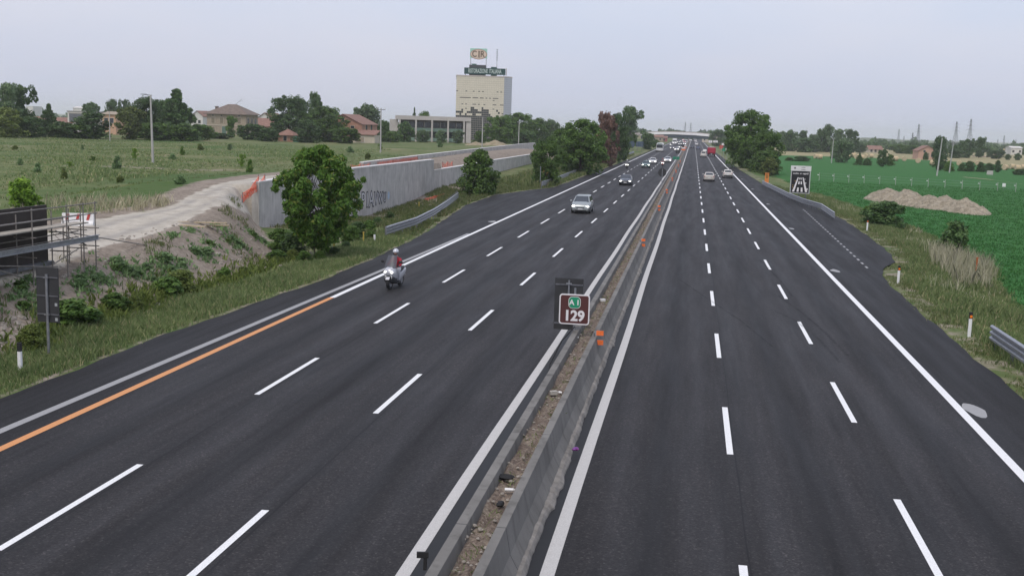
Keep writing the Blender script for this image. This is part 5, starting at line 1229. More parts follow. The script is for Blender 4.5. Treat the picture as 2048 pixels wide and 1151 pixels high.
first = True
for px, py in BP:
    p = at(px, py, -.6)
    if p.y > 1500: continue
    o = bale_p if first else copy_tree(bale_p); first = False
    o.location = p; o.rotation_euler = (0, 0, rg.uniform(-.5, 2.2)); sc_ = rg.uniform(.92, 1.1)*(1+.0004*max(0, p.y-300)); o.scale = (sc_, sc_, sc_)
    if px in (1632, 1866, 1836): o['label'] = {1632: 'hay bale nearest the right verge trees, on the crop edge', 1836: 'single hay bale lying on the green in front of the pink farmhouse', 1866: 'hay bale just left of the two field poles'}[px]; 
# stubble path at right
mb = MB(); pp = [at(1928, 349, 0), at(1985, 354, 0), at(2050, 363, 0), at(2120, 374, 0)]
mb.loft([[(p.x, p.y-2.0, -.57), (p.x, p.y+2.2, -.57)] for p in pp], closed=False, cap=False)
struct(obj('field_path', mb, mat('path_dirt', (.36, .30, .20), .95, var=.15, scale=.4)))

# ------------------------------------------------------------------ overpass
bY = 830
OVW = mat('overpass_white', (.82, .82, .82), .7, var=.06, scale=.1); OVD = mat('overpass_girder', (.025, .045, .055), .7, var=.1, scale=.1); OVC = mat('overpass_concrete', (.33, .30, .285), .9, var=.1, scale=.1)
br = thing('overpass', 'long white edged overpass bridge crossing the motorway in the distance', 'bridge', (0, bY, 0))
prof = [(1215, 277), (1250, 271.5), (1282, 267.0), (1315, 265.2), (1345, 265.0), (1390, 267), (1424, 270), (1470, 275), (1520, 281)]
P = [aty(px, py, bY) for px, py in prof]
def ribbon(z0, z1, y0, y1, i0=0, i1=None):
    return MB().loft([[(p.x, y0, p.z+z0), (p.x, y1, p.z+z0), (p.x, y1, p.z+z1), (p.x, y0, p.z+z1)] for p in P[i0:i1]])
obj('deck', ribbon(-1.5, -.6, -.0, 9), OVC, br); obj('parapet', ribbon(-1.25, .35, -.3, -.02, 2, 7), OVW, br); obj('parapet', ribbon(-.6, .35, 8.7, 9), OVC, br)
obj('girder', ribbon(-3.5, -1.52, .1, 1.0, 2, 7), OVD, br); obj('girder', ribbon(-3.0, -1.52, 7.6, 8.2, 2, 7), OVD, br)
obj('railing', ribbon(.25, .9, -.2, -.12, 1, 8), mat('overpass_rail', (.42, .36, .34), .7, var=.1), br)
for x in (-27, -3.3, 16.5): obj('pier', MB().box((x, 4.5, 2.2), (1.2, 7, 5.6)), OVC, br)
for i0, i1, nm in ((0, 3, 'abutment'), (6, 9, 'abutment')):
    obj(nm, MB().loft([[(p.x, -6, -.5), (p.x, 15, -.5), (p.x, 9, p.z-1.5), (p.x, 0, p.z-1.5)] for p in P[i0:i1]]), mat('embankment_grass', (.12, .13, .06), .95, col2=(.22, .20, .12), scale=.15), br)
# far signs and gantry at the roadside
def sign_px(px, cy, wpx, hpx, Y, m, label):
    q = aty(px, cy, Y); g_ = gz(q.x, Y); k = math.hypot(q.x, Y)/F_PX; pole_sign((q.x, Y, g_), label, hpx*k, wpx*k, q.z-g_, m)
sign_px(1431, 283, 9, 4, 430, SW, 'white rectangular sign at the far right roadside before the dark tree')
sign_px(1421, 283, 7, 5, 455, SW, 'white far sign left of the white rectangular sign on the right')
sign_px(1448, 288.5, 9, 4, 340, SW, 'white sign board above the red works sign at the far right')
sign_px(1442.5, 294, 7, 7, 338, mat('sign_red', (.50, .09, .07), .5), 'small red works sign at the far right roadside')
sign_px(1447.5, 299, 6, 6, 325, SGR, 'small green sign near the ground beside the red works sign')
sign_px(1454, 299, 5, 5, 315, SW, 'small white marker board at the edge of the right verge trees')
bsg = thing('road_sign', 'pair of dark blue sign boards seen from behind on the far left verge', 'road sign', gat(1270, 303))
for x in (-1.6, 1.5): obj('sign_panel', MB().box((x, 0, 2.6), (2.6, .06, 1.9)), mat('sign_back_blue', (.05, .08, .12), .6), bsg); obj('pole', MB().tube((x-.8, -.05, -.2), (x-.8, -.05, 3.6), .06).tube((x+.8, -.05, -.2), (x+.8, -.05, 3.6), .06), METAL_D, bsg)
for px, py, lb in ((1372, 300, 'orange and white works barrier on the median in the distance'), (1367, 305, 'red works marker on the median below the works barrier')):
    p = at(px, py, .4); p.x = -3.3; tt = thing('works_barrier', lb, 'barrier', p); obj('board', MB().box((0, 0, 1.0), (1.5, .06, .5)), ORANGE, tt); obj('board', MB().box((0, 0, 1.6), (1.5, .06, .4)), SW, tt); obj('leg', MB().tube((-.6, 0, 0), (-.6, 0, 1.8), .05).tube((.6, 0, 0), (.6, 0, 1.8), .05), METAL_D, tt)

# ------------------------------------------------------------------ vehicles
def paint(nm, c, met=.0, rough=.28): return mat('car_paint_'+nm, c, rough, met, spec=.5, coat=.6)
TRIM = mat('dark_trim', (.025, .026, .028), .6); RIM = mat('wheel_rim', (.42, .43, .45), .35, .7)
def wheel(parent, x, y, r, w):
    t = MB().tube((x-w/2, y, r), (x+w/2, y, r), r, r, 18); tb = obj('wheel', t, BLACK, parent, smooth=True)
    s = 1 if x > 0 else -1; obj('rim', MB().disc((x+s*(w/2+.004), y, r), r*.62, (1, 0, 0), 14, .02), RIM, tb)
CARS = {
 'saloon': dict(L=4.55, W=1.76, lower=[(2.27, .30, .58, .68), (2.16, .22, .70, .80), (1.55, .18, .82, .87), (.98, .18, .93, .88), (-1.0, .18, .97, .88), (-1.5, .18, 1.0, .87), (-2.12, .22, .97, .82), (-2.27, .34, .82, .70)], gh=(.98, .12, -.95, -1.62, 1.43, .93, .99)),
 'hatch': dict(L=4.0, W=1.70, lower=[(2.0, .30, .58, .68), (1.9, .22, .74, .78), (1.4, .18, .88, .85), (.98, .18, .95, .85), (-1.2, .18, .98, .85), (-1.8, .22, .97, .80), (-2.0, .34, .80, .70)], gh=(1.02, .28, -1.45, -1.86, 1.46, .95, .97)),
 'mpv': dict(L=4.25, W=1.78, lower=[(2.12, .30, .62, .66), (2.04, .22, .76, .78), (1.62, .18, .96, .87), (1.3, .18, 1.03, .89), (-1.5, .18, 1.04, .89), (-1.98, .22, 1.02, .84), (-2.12, .34, .82, .74)], gh=(1.36, .45, -1.7, -2.0, 1.60, 1.02, 1.03)),
 'van': dict(L=4.6, W=1.80, lower=[(2.3, .30, .65, .70), (2.2, .22, .9, .82), (1.75, .18, 1.08, .89), (1.45, .18, 1.14, .90), (-1.8, .18, 1.15, .90), (-2.2, .22, 1.15, .87), (-2.3, .34, .9, .82)], gh=(1.5, .8, -2.0, -2.2, 1.95, 1.13, 1.15)),
}
def car(label, x, y, toward, kind, col, cat='car', lamps=None, group=None, name='car', plate=True):
    D = CARS[kind]; lamps = toward if lamps is None else lamps
    r = thing(name, label, cat, (x, y, 0.006), math.pi if toward else 0, group)
    rings = []
    for (yy_, z0, z1, w) in D['lower']:
        m1 = (z0+z1)/2
        rings.append([(-w*.88, yy_, z0), (w*.88, yy_, z0), (w*.98, yy_, z0+.12), (w, yy_, m1), (w*.985, yy_, z1-.14), (w*.90, yy_, z1-.02), (w*.5, yy_, z1+.03), (-w*.5, yy_, z1+.03), (-w*.90, yy_, z1-.02), (-w*.985, yy_, z1-.14), (-w, yy_, m1), (-w*.98, yy_, z0+.12)])
    body = MB().loft(rings)
    yf, yrf, yrr, yb, zr, zbf, zbr = D['gh']; wb = D['W']/2*.90; wr = D['W']/2*.70
    # cabin shell (pillars and roof)
    zc = zr-.07
    A = [(-wb, yf, zbf-.03), (wb, yf, zbf-.03), (wb, yb, zbr-.03), (-wb, yb, zbr-.03)]; B = [(-wr, yrf, zc), (wr, yrf, zc), (wr, yrr, zc), (-wr, yrr, zc)]; T = [(-wr*.82, yrf-.12, zr), (wr*.82, yrf-.12, zr), (wr*.82, yrr+.12, zr), (-wr*.82, yrr+.12, zr)]
    body.loft([A, B, T])
    bo = obj('body', body, col, r, smooth=True)
    def pane(nm, q, ins=.12, insz=.14):
        q = [Vector(v) for v in q]; c = sum(q, Vector())/4; n = (q[1]-q[0]).cross(q[3]-q[0]).normalized()
        if n.dot(c-Vector((0, (yrf+yrr)/2, 1.1))) < 0: n = -n
        lerp = lambda u, v: q[0].lerp(q[1], u).lerp(q[3].lerp(q[2], u), v)
        pts = [lerp(ins, insz), lerp(1-ins, insz), lerp(1-ins, 1-insz*.6), lerp(ins, 1-insz*.6)]
        return obj(nm, MB().loft([[p+n*.006 for p in pts], [p+n*.018 for p in pts]]), GLASS, r)
    pane('windscreen', [A[0], A[1], B[1], B[0]], .06, .07); pane('rear_window', [A[3], A[2], B[2], B[3]], .10, .18)
    for s in (0, 1):
        i, j = (1, 2) if s else (0, 3)
        ym = (yrf+yrr)/2
        a0, a1, b0, b1 = Vector(A[i]), Vector(A[j]), Vector(B[i]), Vector(B[j]); tm = .5
        pane('side_window', [a0, a0.lerp(a1, tm), b0.lerp(b1, tm), b0], .06, .16); pane('side_window', [a0.lerp(a1, tm), a1, b1, b0.lerp(b1, tm)], .06, .16)
    L_, W_ = D['L'], D['W']; wr_ = .31
    for s in (-1, 1):
        for yy_ in (L_*.31, -L_*.29): wheel(r, s*(W_/2-.10), yy_, wr_, .21)
        zl = D['lower'][1][2]-.10
        lk = 1.12 if y > 200 and lamps else 1.0; hl = MB().ell((s*W_*.345, L_/2-.11, zl), (.19*lk, .10, .10*lk), 10, 6); obj('headlight', hl, LAMP if lamps else mat('headlamp_off', (.6, .62, .64), .15), r)
        obj('tail_light', MB().box((s*W_*.40, -L_/2+.10, D['lower'][-2][2]-.16), (.17, .12, .20)), TAIL, r)
        obj('mirror', MB().ell((s*(W_/2+.08), yf-.22, zbf+.08), (.11, .07, .08), 8, 5), col, r)
    obj('front_bumper', MB().box((0, L_/2-.03, .40), (W_*.80, .14, .16)), TRIM if kind == 'van' else col, r); obj('rear_bumper', MB().box((0, -L_/2+.03, .44), (W_*.82, .14, .18)), TRIM if kind != 'saloon' else col, r)
    obj('grille', MB().box((0, L_/2+.01, .56), (W_*.42, .06, .08)).box((0, L_/2+.02, .30), (W_*.6, .08, .10)), TRIM, r)
    obj('number_plate', MB().box((0, L_/2+.055, .43), (.42, .02, .11)), PLATE, r); obj('number_plate', MB().box((0, -L_/2-.05, .62), (.44, .02, .12)), PLATE, r)
    return r
SIL = paint('silver', (.33, .36, .355), .45); NAVY = paint('navy', (.028, .035, .05)); TEAL = paint('teal', (.012, .085, .075)); WHT = paint('white', (.66, .66, .66)); PALE = paint('pale_grey', (.46, .45, .42), .3); CHAMP = paint('champagne', (.50, .47, .42), .2); REDC = paint('red', (.35, .02, .03)); GREY = paint('grey', (.14, .15, .16), .3); BLUE = paint('blue', (.04, .07, .14))
def veh(px, py): p = at(px, py); return p.x, p.y
x, y = veh(1158, 427); car('silver people carrier with lit headlights, nearest car coming towards the camera', x+.1, y+2.1, True, 'mpv', SIL)
x, y = veh(1250, 371); car('dark navy saloon with lit headlights following behind the silver people carrier', x, y+2.3, True, 'saloon', NAVY)
x, y = veh(1291, 336); car('teal green car with lit headlights beside a pale car in the left carriageway', x, y+2, True, 'hatch', TEAL)
x, y = veh(1305, 328); car('pale silver car with lit headlights just behind the teal car', x, y+2, True, 'saloon', WHT)
x, y = veh(1335, 325); car('white car with lit headlights behind the red motorcycle in the fast lane', x, y+2, True, 'saloon', paint('white_b', (.58, .59, .60), .2))
x, y = veh(1353, 301.5); car('white car in the fast lane far behind the motorcycles', x, y+2, True, 'saloon', WHT)
x, y = veh(1344, 298); car('dark car with bright headlights in the middle lane beyond the bus', x, y+2, True, 'saloon', NAVY)
x, y = veh(1361, 297); car('dark car with yellowish headlights near the median beyond the white fast lane car', x, y+2, True, 'hatch', GREY)
FARL = [(1360, 289.5), (1369, 289.5), (1357, 285.5), (1369, 285), (1376, 284.5), (1363, 284), (1381, 281.5), (1373, 281.2), (1366, 281.0)]
for i, (px, py) in enumerate(FARL):
    x, y = veh(px, py); car('far oncoming car in the queue of headlights under the overpass', x, y, True, ('saloon', 'hatch', 'mpv')[i % 3], (NAVY, WHT, GREY, REDC, SIL)[i % 5], group='queue of distant oncoming cars')
x, y = veh(1418, 363); car('pale champagne saloon driving away in the middle lane, seen from behind', x, y+2.2, False, 'saloon', CHAMP)
x, y = veh(1455.5, 356.5); car('pale cream hatchback driving away in the slow lane, seen from behind', x, y+2, False, 'hatch', paint('cream', (.55, .53, .49)))
x, y = veh(1396, 299.5); car('dark blue car far ahead in the middle lane of the right carriageway', x, y+2, False, 'hatch', BLUE)
x, y = veh(1384.5, 297); car('dark low car far ahead in the fast lane by the median', x, y+2, False, 'saloon', NAVY)
x, y = veh(1393, 290.5); car('pale far car driving away beyond the dark blue car', x, y, False, 'van', WHT)
x, y = veh(1391, 284); car('white van far away on the right carriageway near the overpass', x, y, False, 'van', WHT, cat='van', name='van')
x, y = veh(1386, 283.5); car('small dark car far away near the overpass, left of the white van', x, y, False, 'hatch', GREY)
def lorry(label, x, y, toward, L_, W_, H_, cargo, cab, name='lorry', cat='lorry', tip=False):
    r = thing(name, label, cat, (x, y, .006), math.pi if toward else 0)
    cl = 1.9
    if tip:
        obj('cargo_box', MB().loft([[(-W_/2*.92, yy_, 1.15), (W_/2*.92, yy_, 1.15), (W_/2, yy_, H_), (-W_/2, yy_, H_)] for yy_ in (-L_/2, L_/2-cl-.2)]), cargo, r)
        for i in range(5): obj('rib', MB().box((W_/2*.99, -L_/2+.4+i*(L_-cl-.8)/4, (1.15+H_)/2), (.08, .12, H_-1.2)).box((-W_/2*.99, -L_/2+.4+i*(L_-cl-.8)/4, (1.15+H_)/2), (.08, .12, H_-1.2)), cargo, r)
        obj('load', MB().ell((0, -.9, H_-.05), (W_*.42, L_*.33, .45), 12, 6), mat('gravel_load', (.27, .255, .235), .95, var=.3), r)
        obj('tailgate', MB().box((0, -L_/2-.04, (1.2+H_)/2), (W_*.94, .08, H_-1.3)), cargo, r)
    else: obj('cargo_box', MB().box((0, -cl/2-.1, (1.1+H_)/2), (W_, L_-cl-.2, H_-1.1)), cargo, r)
    obj('chassis', MB().box((0, -.2, .85), (.9, L_-.6, .3)), TRIM, r)
    cabm = MB().loft([[(-W_/2, L_/2-cl, .6), (W_/2, L_/2-cl, .6), (W_/2, L_/2, .6), (-W_/2, L_/2, .6)], [(-W_/2, L_/2-cl, 1.6), (W_/2, L_/2-cl, 1.6), (W_/2, L_/2, 1.6), (-W_/2, L_/2, 1.6)], [(-W_/2*.94, L_/2-cl, H_*.95), (W_/2*.94, L_/2-cl, H_*.95), (W_/2*.94, L_/2-.35, H_*.95), (-W_/2*.94, L_/2-.35, H_*.95)]])
    obj('cab', cabm, cab, r); obj('windscreen', MB().box((0, L_/2-.10, 2.05), (W_*.86, .16, .75)), GLASS, r)
    for s in (-1, 1):
        obj('side_window', MB().box((s*W_/2*.985, L_/2-.95, 2.05), (.05, .8, .65)), GLASS, r)
        obj('headlight', MB().ell((s*W_*.36, L_/2+.01, .85), (.18, .05, .12), 8, 5), LAMP if toward else MATS['headlamp_off'], r); obj('tail_light', MB().box((s*W_*.38, -L_/2-.06, 1.0), (.3, .08, .16)), TAIL, r)
        for yy_ in (L_/2-1.1, -L_/2+1.2, -L_/2+2.4): wheel(r, s*(W_/2-.18), yy_, .50, .34)
        obj('mirror', MB().box((s*(W_/2+.18), L_/2-.2, 2.1), (.12, .08, .45)), TRIM, r)
    obj('bumper', MB().box((0, L_/2+.03, .6), (W_*.96, .1, .35)), cab, r); obj('number_plate', MB().box((0, -L_/2-.1, .8), (.5, .03, .14)), PLATE, r); obj('under_bar', MB().box((0, -L_/2-.03, .62), (W_*.85, .08, .14)), TRIM, r)
    return r
RDL = mat('lorry_red', (.36, .018, .045), .45, var=.1)
x, y = veh(1422, 313); lorry('red tipper lorry driving away in the slow lane on the right', x+.1, y+3.5, False, 7.5, 2.5, 2.9, RDL, RDL, tip=True)
x, y = veh(1349, 288); lorry('white box lorry coming towards the camera far back in the slow lane', x, y, True, 8, 2.5, 3.5, WHT, WHT)
x, y = veh(1389, 281); lorry('dark far lorry near the overpass on the right carriageway', x, y, False, 8, 2.5, 3.5, GREY, NAVY)
# pale pickup with load beside the red lorry
x, y = veh(1408, 315); pk = car('pale pick-up with white load box beside the red tipper lorry', x-.2, y+2.3, False, 'van', CHAMP, cat='pick-up', name='pickup'); obj('load_box', MB().box((.35, .2, 2.22), (1.1, 1.4, .5)), WHITEP, pk)
# bus
x, y = veh(1319, 303.5); bus = thing('bus', 'white coach with large windscreen coming towards the camera in the slow lane', 'bus', (x, y+6, .006), math.pi)
bl, bw, bh = 12, 2.55, 3.3
prof = [(-bw/2, .35), (bw/2, .35), (bw/2, 2.7), (bw/2*.93, 3.1), (bw/2*.75, bh), (-bw/2*.75, bh), (-bw/2*.93, 3.1), (-bw/2, 2.7)]
sc2 = [(p[0]*.95, .4+(p[1]-.35)*.97) for p in prof]
obj('body', MB().loft([[(p[0], -bl/2, p[1]) for p in sc2], [(p[0], -bl/2+.15, p[1]) for p in prof], [(p[0], bl/2-.3, p[1]) for p in prof], [(p[0], bl/2, p[1]) for p in sc2]]), WHT, bus, smooth=True)
obj('windscreen', MB().box((0, bl/2-.02, 2.05), (bw*.88, .1, 1.25)), GLASS, bus); obj('destination_panel', MB().box((0, bl/2-.03, 2.9), (bw*.6, .08, .22)), mat('bus_green', (.03, .17, .12), .4), bus)
for s in (-1, 1):
    obj('side_window', MB().box((s*bw/2, -.2, 2.1), (.04, bl-1.6, .95)), GLASS, bus); obj('headlight', MB().ell((s*bw*.36, bl/2+.0, .85), (.18, .06, .12), 8, 5), MATS['headlamp_off'], bus); obj('mirror', MB().box((s*(bw/2+.2), bl/2-.1, 2.3), (.14, .1, .5)), TRIM, bus)
    for yy_ in (bl/2-2.5, -bl/2+3): wheel(bus, s*(bw/2-.17), yy_, .5, .34)
obj('bumper', MB().box((0, bl/2+.02, .55), (bw*.92, .12, .3)), PALE, bus); obj('number_plate', MB().box((0, bl/2+.09, .6), (.5, .02, .12)), PLATE, bus)

# ------------------------------------------------------------------ motorcycles and riders
def skin_mesh(name, V, E_, Rr, root=0, sub=1):
    bm = bmesh.new(); ly = bm.verts.layers.skin.verify(); vs = [bm.verts.new(v) for v in V]
    for a, b in E_: bm.edges.new((vs[a], vs[b]))
    for v, r_ in zip(vs, Rr): v[ly].radius = (r_, r_)
    vs[root][ly].use_root = True
    me = bpy.data.meshes.new(name); bm.to_mesh(me); bm.free()
    o = bpy.data.objects.new(name, me); COL.objects.link(o)
    o.modifiers.new('s', 'SKIN').use_smooth_shade = True; ms = o.modifiers.new('d', 'SUBSURF'); ms.levels = sub; ms.render_levels = sub
    dg = bpy.context.evaluated_depsgraph_get(); dg.update()
    m2 = bpy.data.meshes.new_from_object(o.evaluated_get(dg)); bpy.data.objects.remove(o); m2.name = name; return m2
SKIN_ = mat('skin', (.42, .25, .18), .6); HELM = mat('helmet_silver', (.56, .57, .60), .2, .3, coat=.8)
def rider(label, loc, rz, jacket, trousers, helmet, fingers=True):
    r = thing('person', label, 'person', loc, rz)
    V = [(0, -.28, .86), (0, -.22, 1.08), (0, -.13, 1.30), (0, -.08, 1.44), (0, -.04, 1.52), (0, -.01, 1.62), (0, .02, 1.70)]
    Rr = [.155, .15, .165, .085, .06, .085, .07]; E_ = [(i, i+1) for i in range(6)]
    def chain(start, pts):
        k = start
        for p, q in pts: V.append(p); Rr.append(q); E_.append((k, len(V)-1)); k = len(V)-1
        return k
    for s in (-1, 1):
        h_ = chain(2, [((s*.19, -.12, 1.33), .085), ((s*.30, .06, 1.12), .058), ((s*.31, .30, 1.06), .042), ((s*.31, .375, 1.06), .036)])
        if fingers:
            for i, (dx, ln) in enumerate(((-.03, .055), (-.010, .062), (.012, .058), (.032, .046))):
                chain(h_, [((s*.31+dx, .41, 1.065), .010), ((s*.31+dx, .41+ln*.5, 1.05), .009), ((s*.31+dx, .41+ln*.35, 1.02), .008)])
            chain(h_, [((s*.31-s*.045, .385, 1.04), .011), ((s*.31-s*.05, .42, 1.02), .009)])
        chain(0, [((s*.10, -.25, .84), .105), ((s*.23, .16, .82), .080), ((s*.22, .10, .42), .055), ((s*.22, .10, .33), .045), ((s*.23, .26, .31), .042)])
    me = skin_mesh('body', V, E_, Rr, 0, 1)
    for m_ in (SKIN_, jacket, trousers, TRIM): me.materials.append(m_)
    for p in me.polygons:
        c = p.center; i = 0
        if c.z > 1.46 and abs(c.x) < .12: i = 0
        elif c.y > .37 and c.z > .95: i = 3
        elif c.z > .98 and not (c.z < 1.0 and c.y > .05): i = 1
        elif c.z < .37: i = 3
        else: i = 2
        if c.y > .0 and c.z < .98: i = 3 if c.z < .37 else 2
        p.material_index = i
    link('body', me, None, r, smooth=False)
    # face under the open helmet
    hd = MB().ell((0, .02, 1.66), (.085, .10, .12), 12, 8); obj('head', hd, SKIN_, r, smooth=True)
    obj('nose', MB().ell((0, .125, 1.65), (.015, .02, .025), 6, 4), SKIN_, r)
    for s in (-1, 1): obj('eye', MB().ell((s*.032, .108, 1.675), (.012, .008, .008), 6, 4), WHITEP, r)
    obj('mouth', MB().box((0, .113, 1.60), (.05, .012, .012)), mat('lips', (.3, .12, .1), .6), r)
    hm = MB(); rings = []
    for i in range(9):
        t = -.25+(math.pi/2+.25)*i/8; rr = math.cos(t); y_ = 0
        rings.append([(.145*rr*math.cos(2*math.pi*j/16), .0+.165*rr*math.sin(2*math.pi*j/16)-.01, 1.70+.15*math.sin(t)) for j in range(16)])
    hel = obj('helmet', hm.loft(rings), helmet, r, smooth=True)
    obj('chin_strap', MB().path([(-.1, .03, 1.66), (-.07, .05, 1.56), (0, .08, 1.54), (.07, .05, 1.56), (.1, .03, 1.66)], .014), TRIM, hel)
    return r
def scooter(label, x, y, bodym, seatm=TRIM, screen=True, big=True, toward=True, lamp_s=1.0):
    r = thing('motor_scooter' if big else 'motorcycle', label, 'scooter' if big else 'motorcycle', (x, y, .006), math.pi if toward else 0)
    for y_, rr in ((.74, .30), (-.66, .29)):
        w_ = obj('wheel', MB().tube((-.065, y_, rr), (.065, y_, rr), rr, rr, 20), BLACK, r, smooth=True)
        obj('rim', MB().tube((-.07, y_, rr), (.07, y_, rr), rr*.62, rr*.62, 14), RIM, w_)
    def sec(y_, w, z0, z1): return [(-w*.7, y_, z0), (w*.7, y_, z0), (w, y_, z0+(z1-z0)*.4), (w*.85, y_, z1-(z1-z0)*.15), (w*.4, y_, z1), (-w*.4, y_, z1), (-w*.85, y_, z1-(z1-z0)*.15), (-w, y_, z0+(z1-z0)*.4)]
    obj('fairing', MB().loft([sec(.96, .10, .72, .86), sec(.86, .24, .60, .98), sec(.66, .31, .42, 1.10), sec(.46, .30, .30, 1.06), sec(.36, .22, .28, .95)]), bodym, r, smooth=True)
    obj('rear_body', MB().loft([sec(.30, .17, .26, .42), sec(.0, .19, .26, .50), sec(-.25, .22, .34, .72), sec(-.7, .24, .48, .82), sec(-1.05, .15, .66, .86)]), bodym, r, smooth=True)
    obj('lower_fairing', MB().loft([sec(.93, .15, .38, .66), sec(.80, .27, .30, .64), sec(.50, .31, .24, .60)]), TRIM, r, smooth=True)
    obj('footboard', MB().box((0, .22, .27), (.56, .55, .06)), TRIM, r)
    obj('seat', MB().loft([sec(.02, .12, .70, .78), sec(-.3, .17, .70, .82), sec(-.6, .17, .76, .92), sec(-.95, .12, .82, .94)]), seatm, r, smooth=True)
    obj('front_mudguard', MB().loft([[(-.09, .74+.34*math.cos(t), .30+.34*math.sin(t)), (.09, .74+.34*math.cos(t), .30+.34*math.sin(t)), (.09, .74+.37*math.cos(t), .30+.37*math.sin(t)), (-.09, .74+.37*math.cos(t), .30+.37*math.sin(t))] for t in [rad(30+20*i) for i in range(6)]]), bodym, r)
    for s in (-1, 1):
        obj('fork', MB().tube((s*.09, .72, .30), (s*.10, .58, .80), .03), METAL_D, r)
        obj('headlight', MB().ell((s*.13, .905, .82), (.10*lamp_s, .05, .06*lamp_s), 10, 6), LAMP, r)
        mi = obj('mirror', MB().ell((s*.46, .50, 1.28), (.10, .04, .07), 8, 5), TRIM, r); obj('stem', MB().tube((s*.24, .52, 1.06), (s*.44, .50, 1.26), .014), TRIM, mi)
    obj('handlebar', MB().path([(-.36, .34, 1.04), (-.20, .42, 1.07), (.20, .42, 1.07), (.36, .34, 1.04)], .018), TRIM, r)
    obj('lower_panel', MB().box((0, .88, .58), (.34, .06, .14)), WHITEP if big else TRIM, r)
    if screen:
        SCR = mat('smoked_screen', (.085, .09, .105), .38, spec=.3, alpha=.84)
        rings = []
        for i in range(5):
            t = i/4; z = .98+.60*t; y_ = .80-.36*t; w = .29-.08*t*t
            rings.append([(-w, y_-.10, z), (-w*.55, y_-.02, z), (0, y_, z), (w*.55, y_-.02, z), (w, y_-.10, z)])
        obj('windscreen', MB().loft(rings, closed=False, cap=False), SCR, r, smooth=True)
    obj('exhaust', MB().tube((.26, -.25, .38), (.28, -1.0, .48), .055, .07, 10), METAL, r); obj('tail_light', MB().box((0, -1.06, .78), (.2, .05, .09)), TAIL, r); obj('number_plate', MB().box((0, -1.08, .58), (.18, .02, .18)), PLATE, r)
    return r
WS = paint('scooter_white', (.46, .47, .50), .2)
sx_, sy_ = -13.72, 50.6
sct = scooter('white maxi scooter with smoked windscreen and lit lamps at the left, nearest vehicle', sx_, sy_, WS)
rd = rider('scooter rider in red jacket, pale grey trousers and silver open helmet', (sx_, sy_, .006), math.pi, mat('jacket_red', (.34, .015, .03), .7, var=.12, scale=8), mat('trousers_grey', (.42, .43, .46), .85, var=.12, scale=10), HELM)
sct.rotation_euler[2] += rad(-6); rd.rotation_euler[2] += rad(-6)
x, y = veh(1254, 337.5); scooter('dark motorcycle with one bright headlight riding along the left edge line', x, y, TRIM, big=False, lamp_s=1.7); rider('motorcyclist in dark clothing with pale helmet by the left edge line', (x, y, .006), math.pi, mat('jacket_dark', (.04, .042, .045), .8), mat('trousers_dark', (.03, .03, .035), .8), HELM, False)
x, y = veh(1325, 333); scooter('red motorcycle with bright headlight between the lanes, ahead of a white car', x, y, REDC, big=False, lamp_s=1.7); rider('motorcyclist in red and black on the red motorcycle', (x, y, .006), math.pi, MATS['jacket_red'], MATS['trousers_dark'], paint('helmet_red', (.3, .03, .03)), False)
x, y = veh(1341, 292); scooter('farthest motorcycle with a single bright headlight in front of the white box lorry', x, y, GREY, big=False, lamp_s=2.0); rider('farthest motorcyclist, a tiny dark figure in front of the white box lorry', (x, y, .006), math.pi, MATS['jacket_dark'], MATS['trousers_dark'], HELM, False)

# ------------------------------------------------------------------ formwork board and scaffold at the left edge
bx = -25.0
bp0 = atx(97, 527, bx); bp1 = atx(97, 409, bx); by = bp0.y; bzb, bzt = bp0.z, bp1.z
by0 = by-14
fb = thing('formwork_board', 'large dark formwork board standing on edge at the left picture edge', 'board', (bx, by, bzb))
obj('panel', MB().box((-.06, -7, (bzt-bzb)/2), (.12, 14, bzt-bzb)), mat('formwork_black', (.032, .025, .021), .7, var=.3, scale=1.5), fb)
for i in range(9): obj('stiffener', MB().box((-.17, -.4-i*1.6, (bzt-bzb)/2), (.1, .1, bzt-bzb)), WOODL, fb)
obj('bottom_beam', MB().box((.12, -7, .06), (.26, 14, .16)), METAL_D, fb)
scf = thing('scaffold', 'steel tube scaffold with plank walkway in front of the dark formwork board', 'scaffold', (bx, by, bzb))
SX0, SX1 = .30, .95; top = bzt-bzb
ys_ = [-13, -10.3, -7.7, -5.0, -2.5, -.2, 1.0, 1.9]
RUST = mat('scaffold_tube', (.23, .21, .19), .6, .5, var=.35, scale=5)
for k, yy_ in enumerate(ys_):
    gzv = gz(bx+SX1, by+yy_)-bzb
    for X_ in (SX0, SX1):
        hh = top*(1.03 if X_ == SX1 else .92)
        obj('standard', MB().tube((X_, yy_, min(-.15, gzv)), (X_, yy_, hh), .026), RUST, scf)
    obj('transom', MB().tube((SX0-.1, yy_, top*.56), (SX1+.15, yy_, top*.56), .024), RUST, scf); obj('transom', MB().tube((SX0-.1, yy_, top*.24), (SX1+.15, yy_, top*.24), .024), RUST, scf)
for X_, zf in ((SX1+.03, 1.0), (SX1+.03, .82), (SX0, .78), (SX0, .50), (SX0, .40)):
    obj('ledger', MB().tube((X_, -13.2, top*zf), (X_, 2.0 if X_ > .5 else 1.7, top*zf), .024), RUST, scf)
obj('walkway', MB().box(((SX0+SX1)/2-.1, -5.9, top*.66), (.62, 15.0, .05)), mat('plank_grey', (.36, .33, .28), .85, var=.2, scale=4), scf)
obj('channel_beam', MB().box((SX1+.10, -5.6, top*.40), (.06, 15.0, .20)).box((SX1+.15, -5.6, top*.40+.09), (.10, 15.0, .025)).box((SX1+.15, -5.6, top*.40-.09), (.10, 15.0, .025)), METAL, scf)
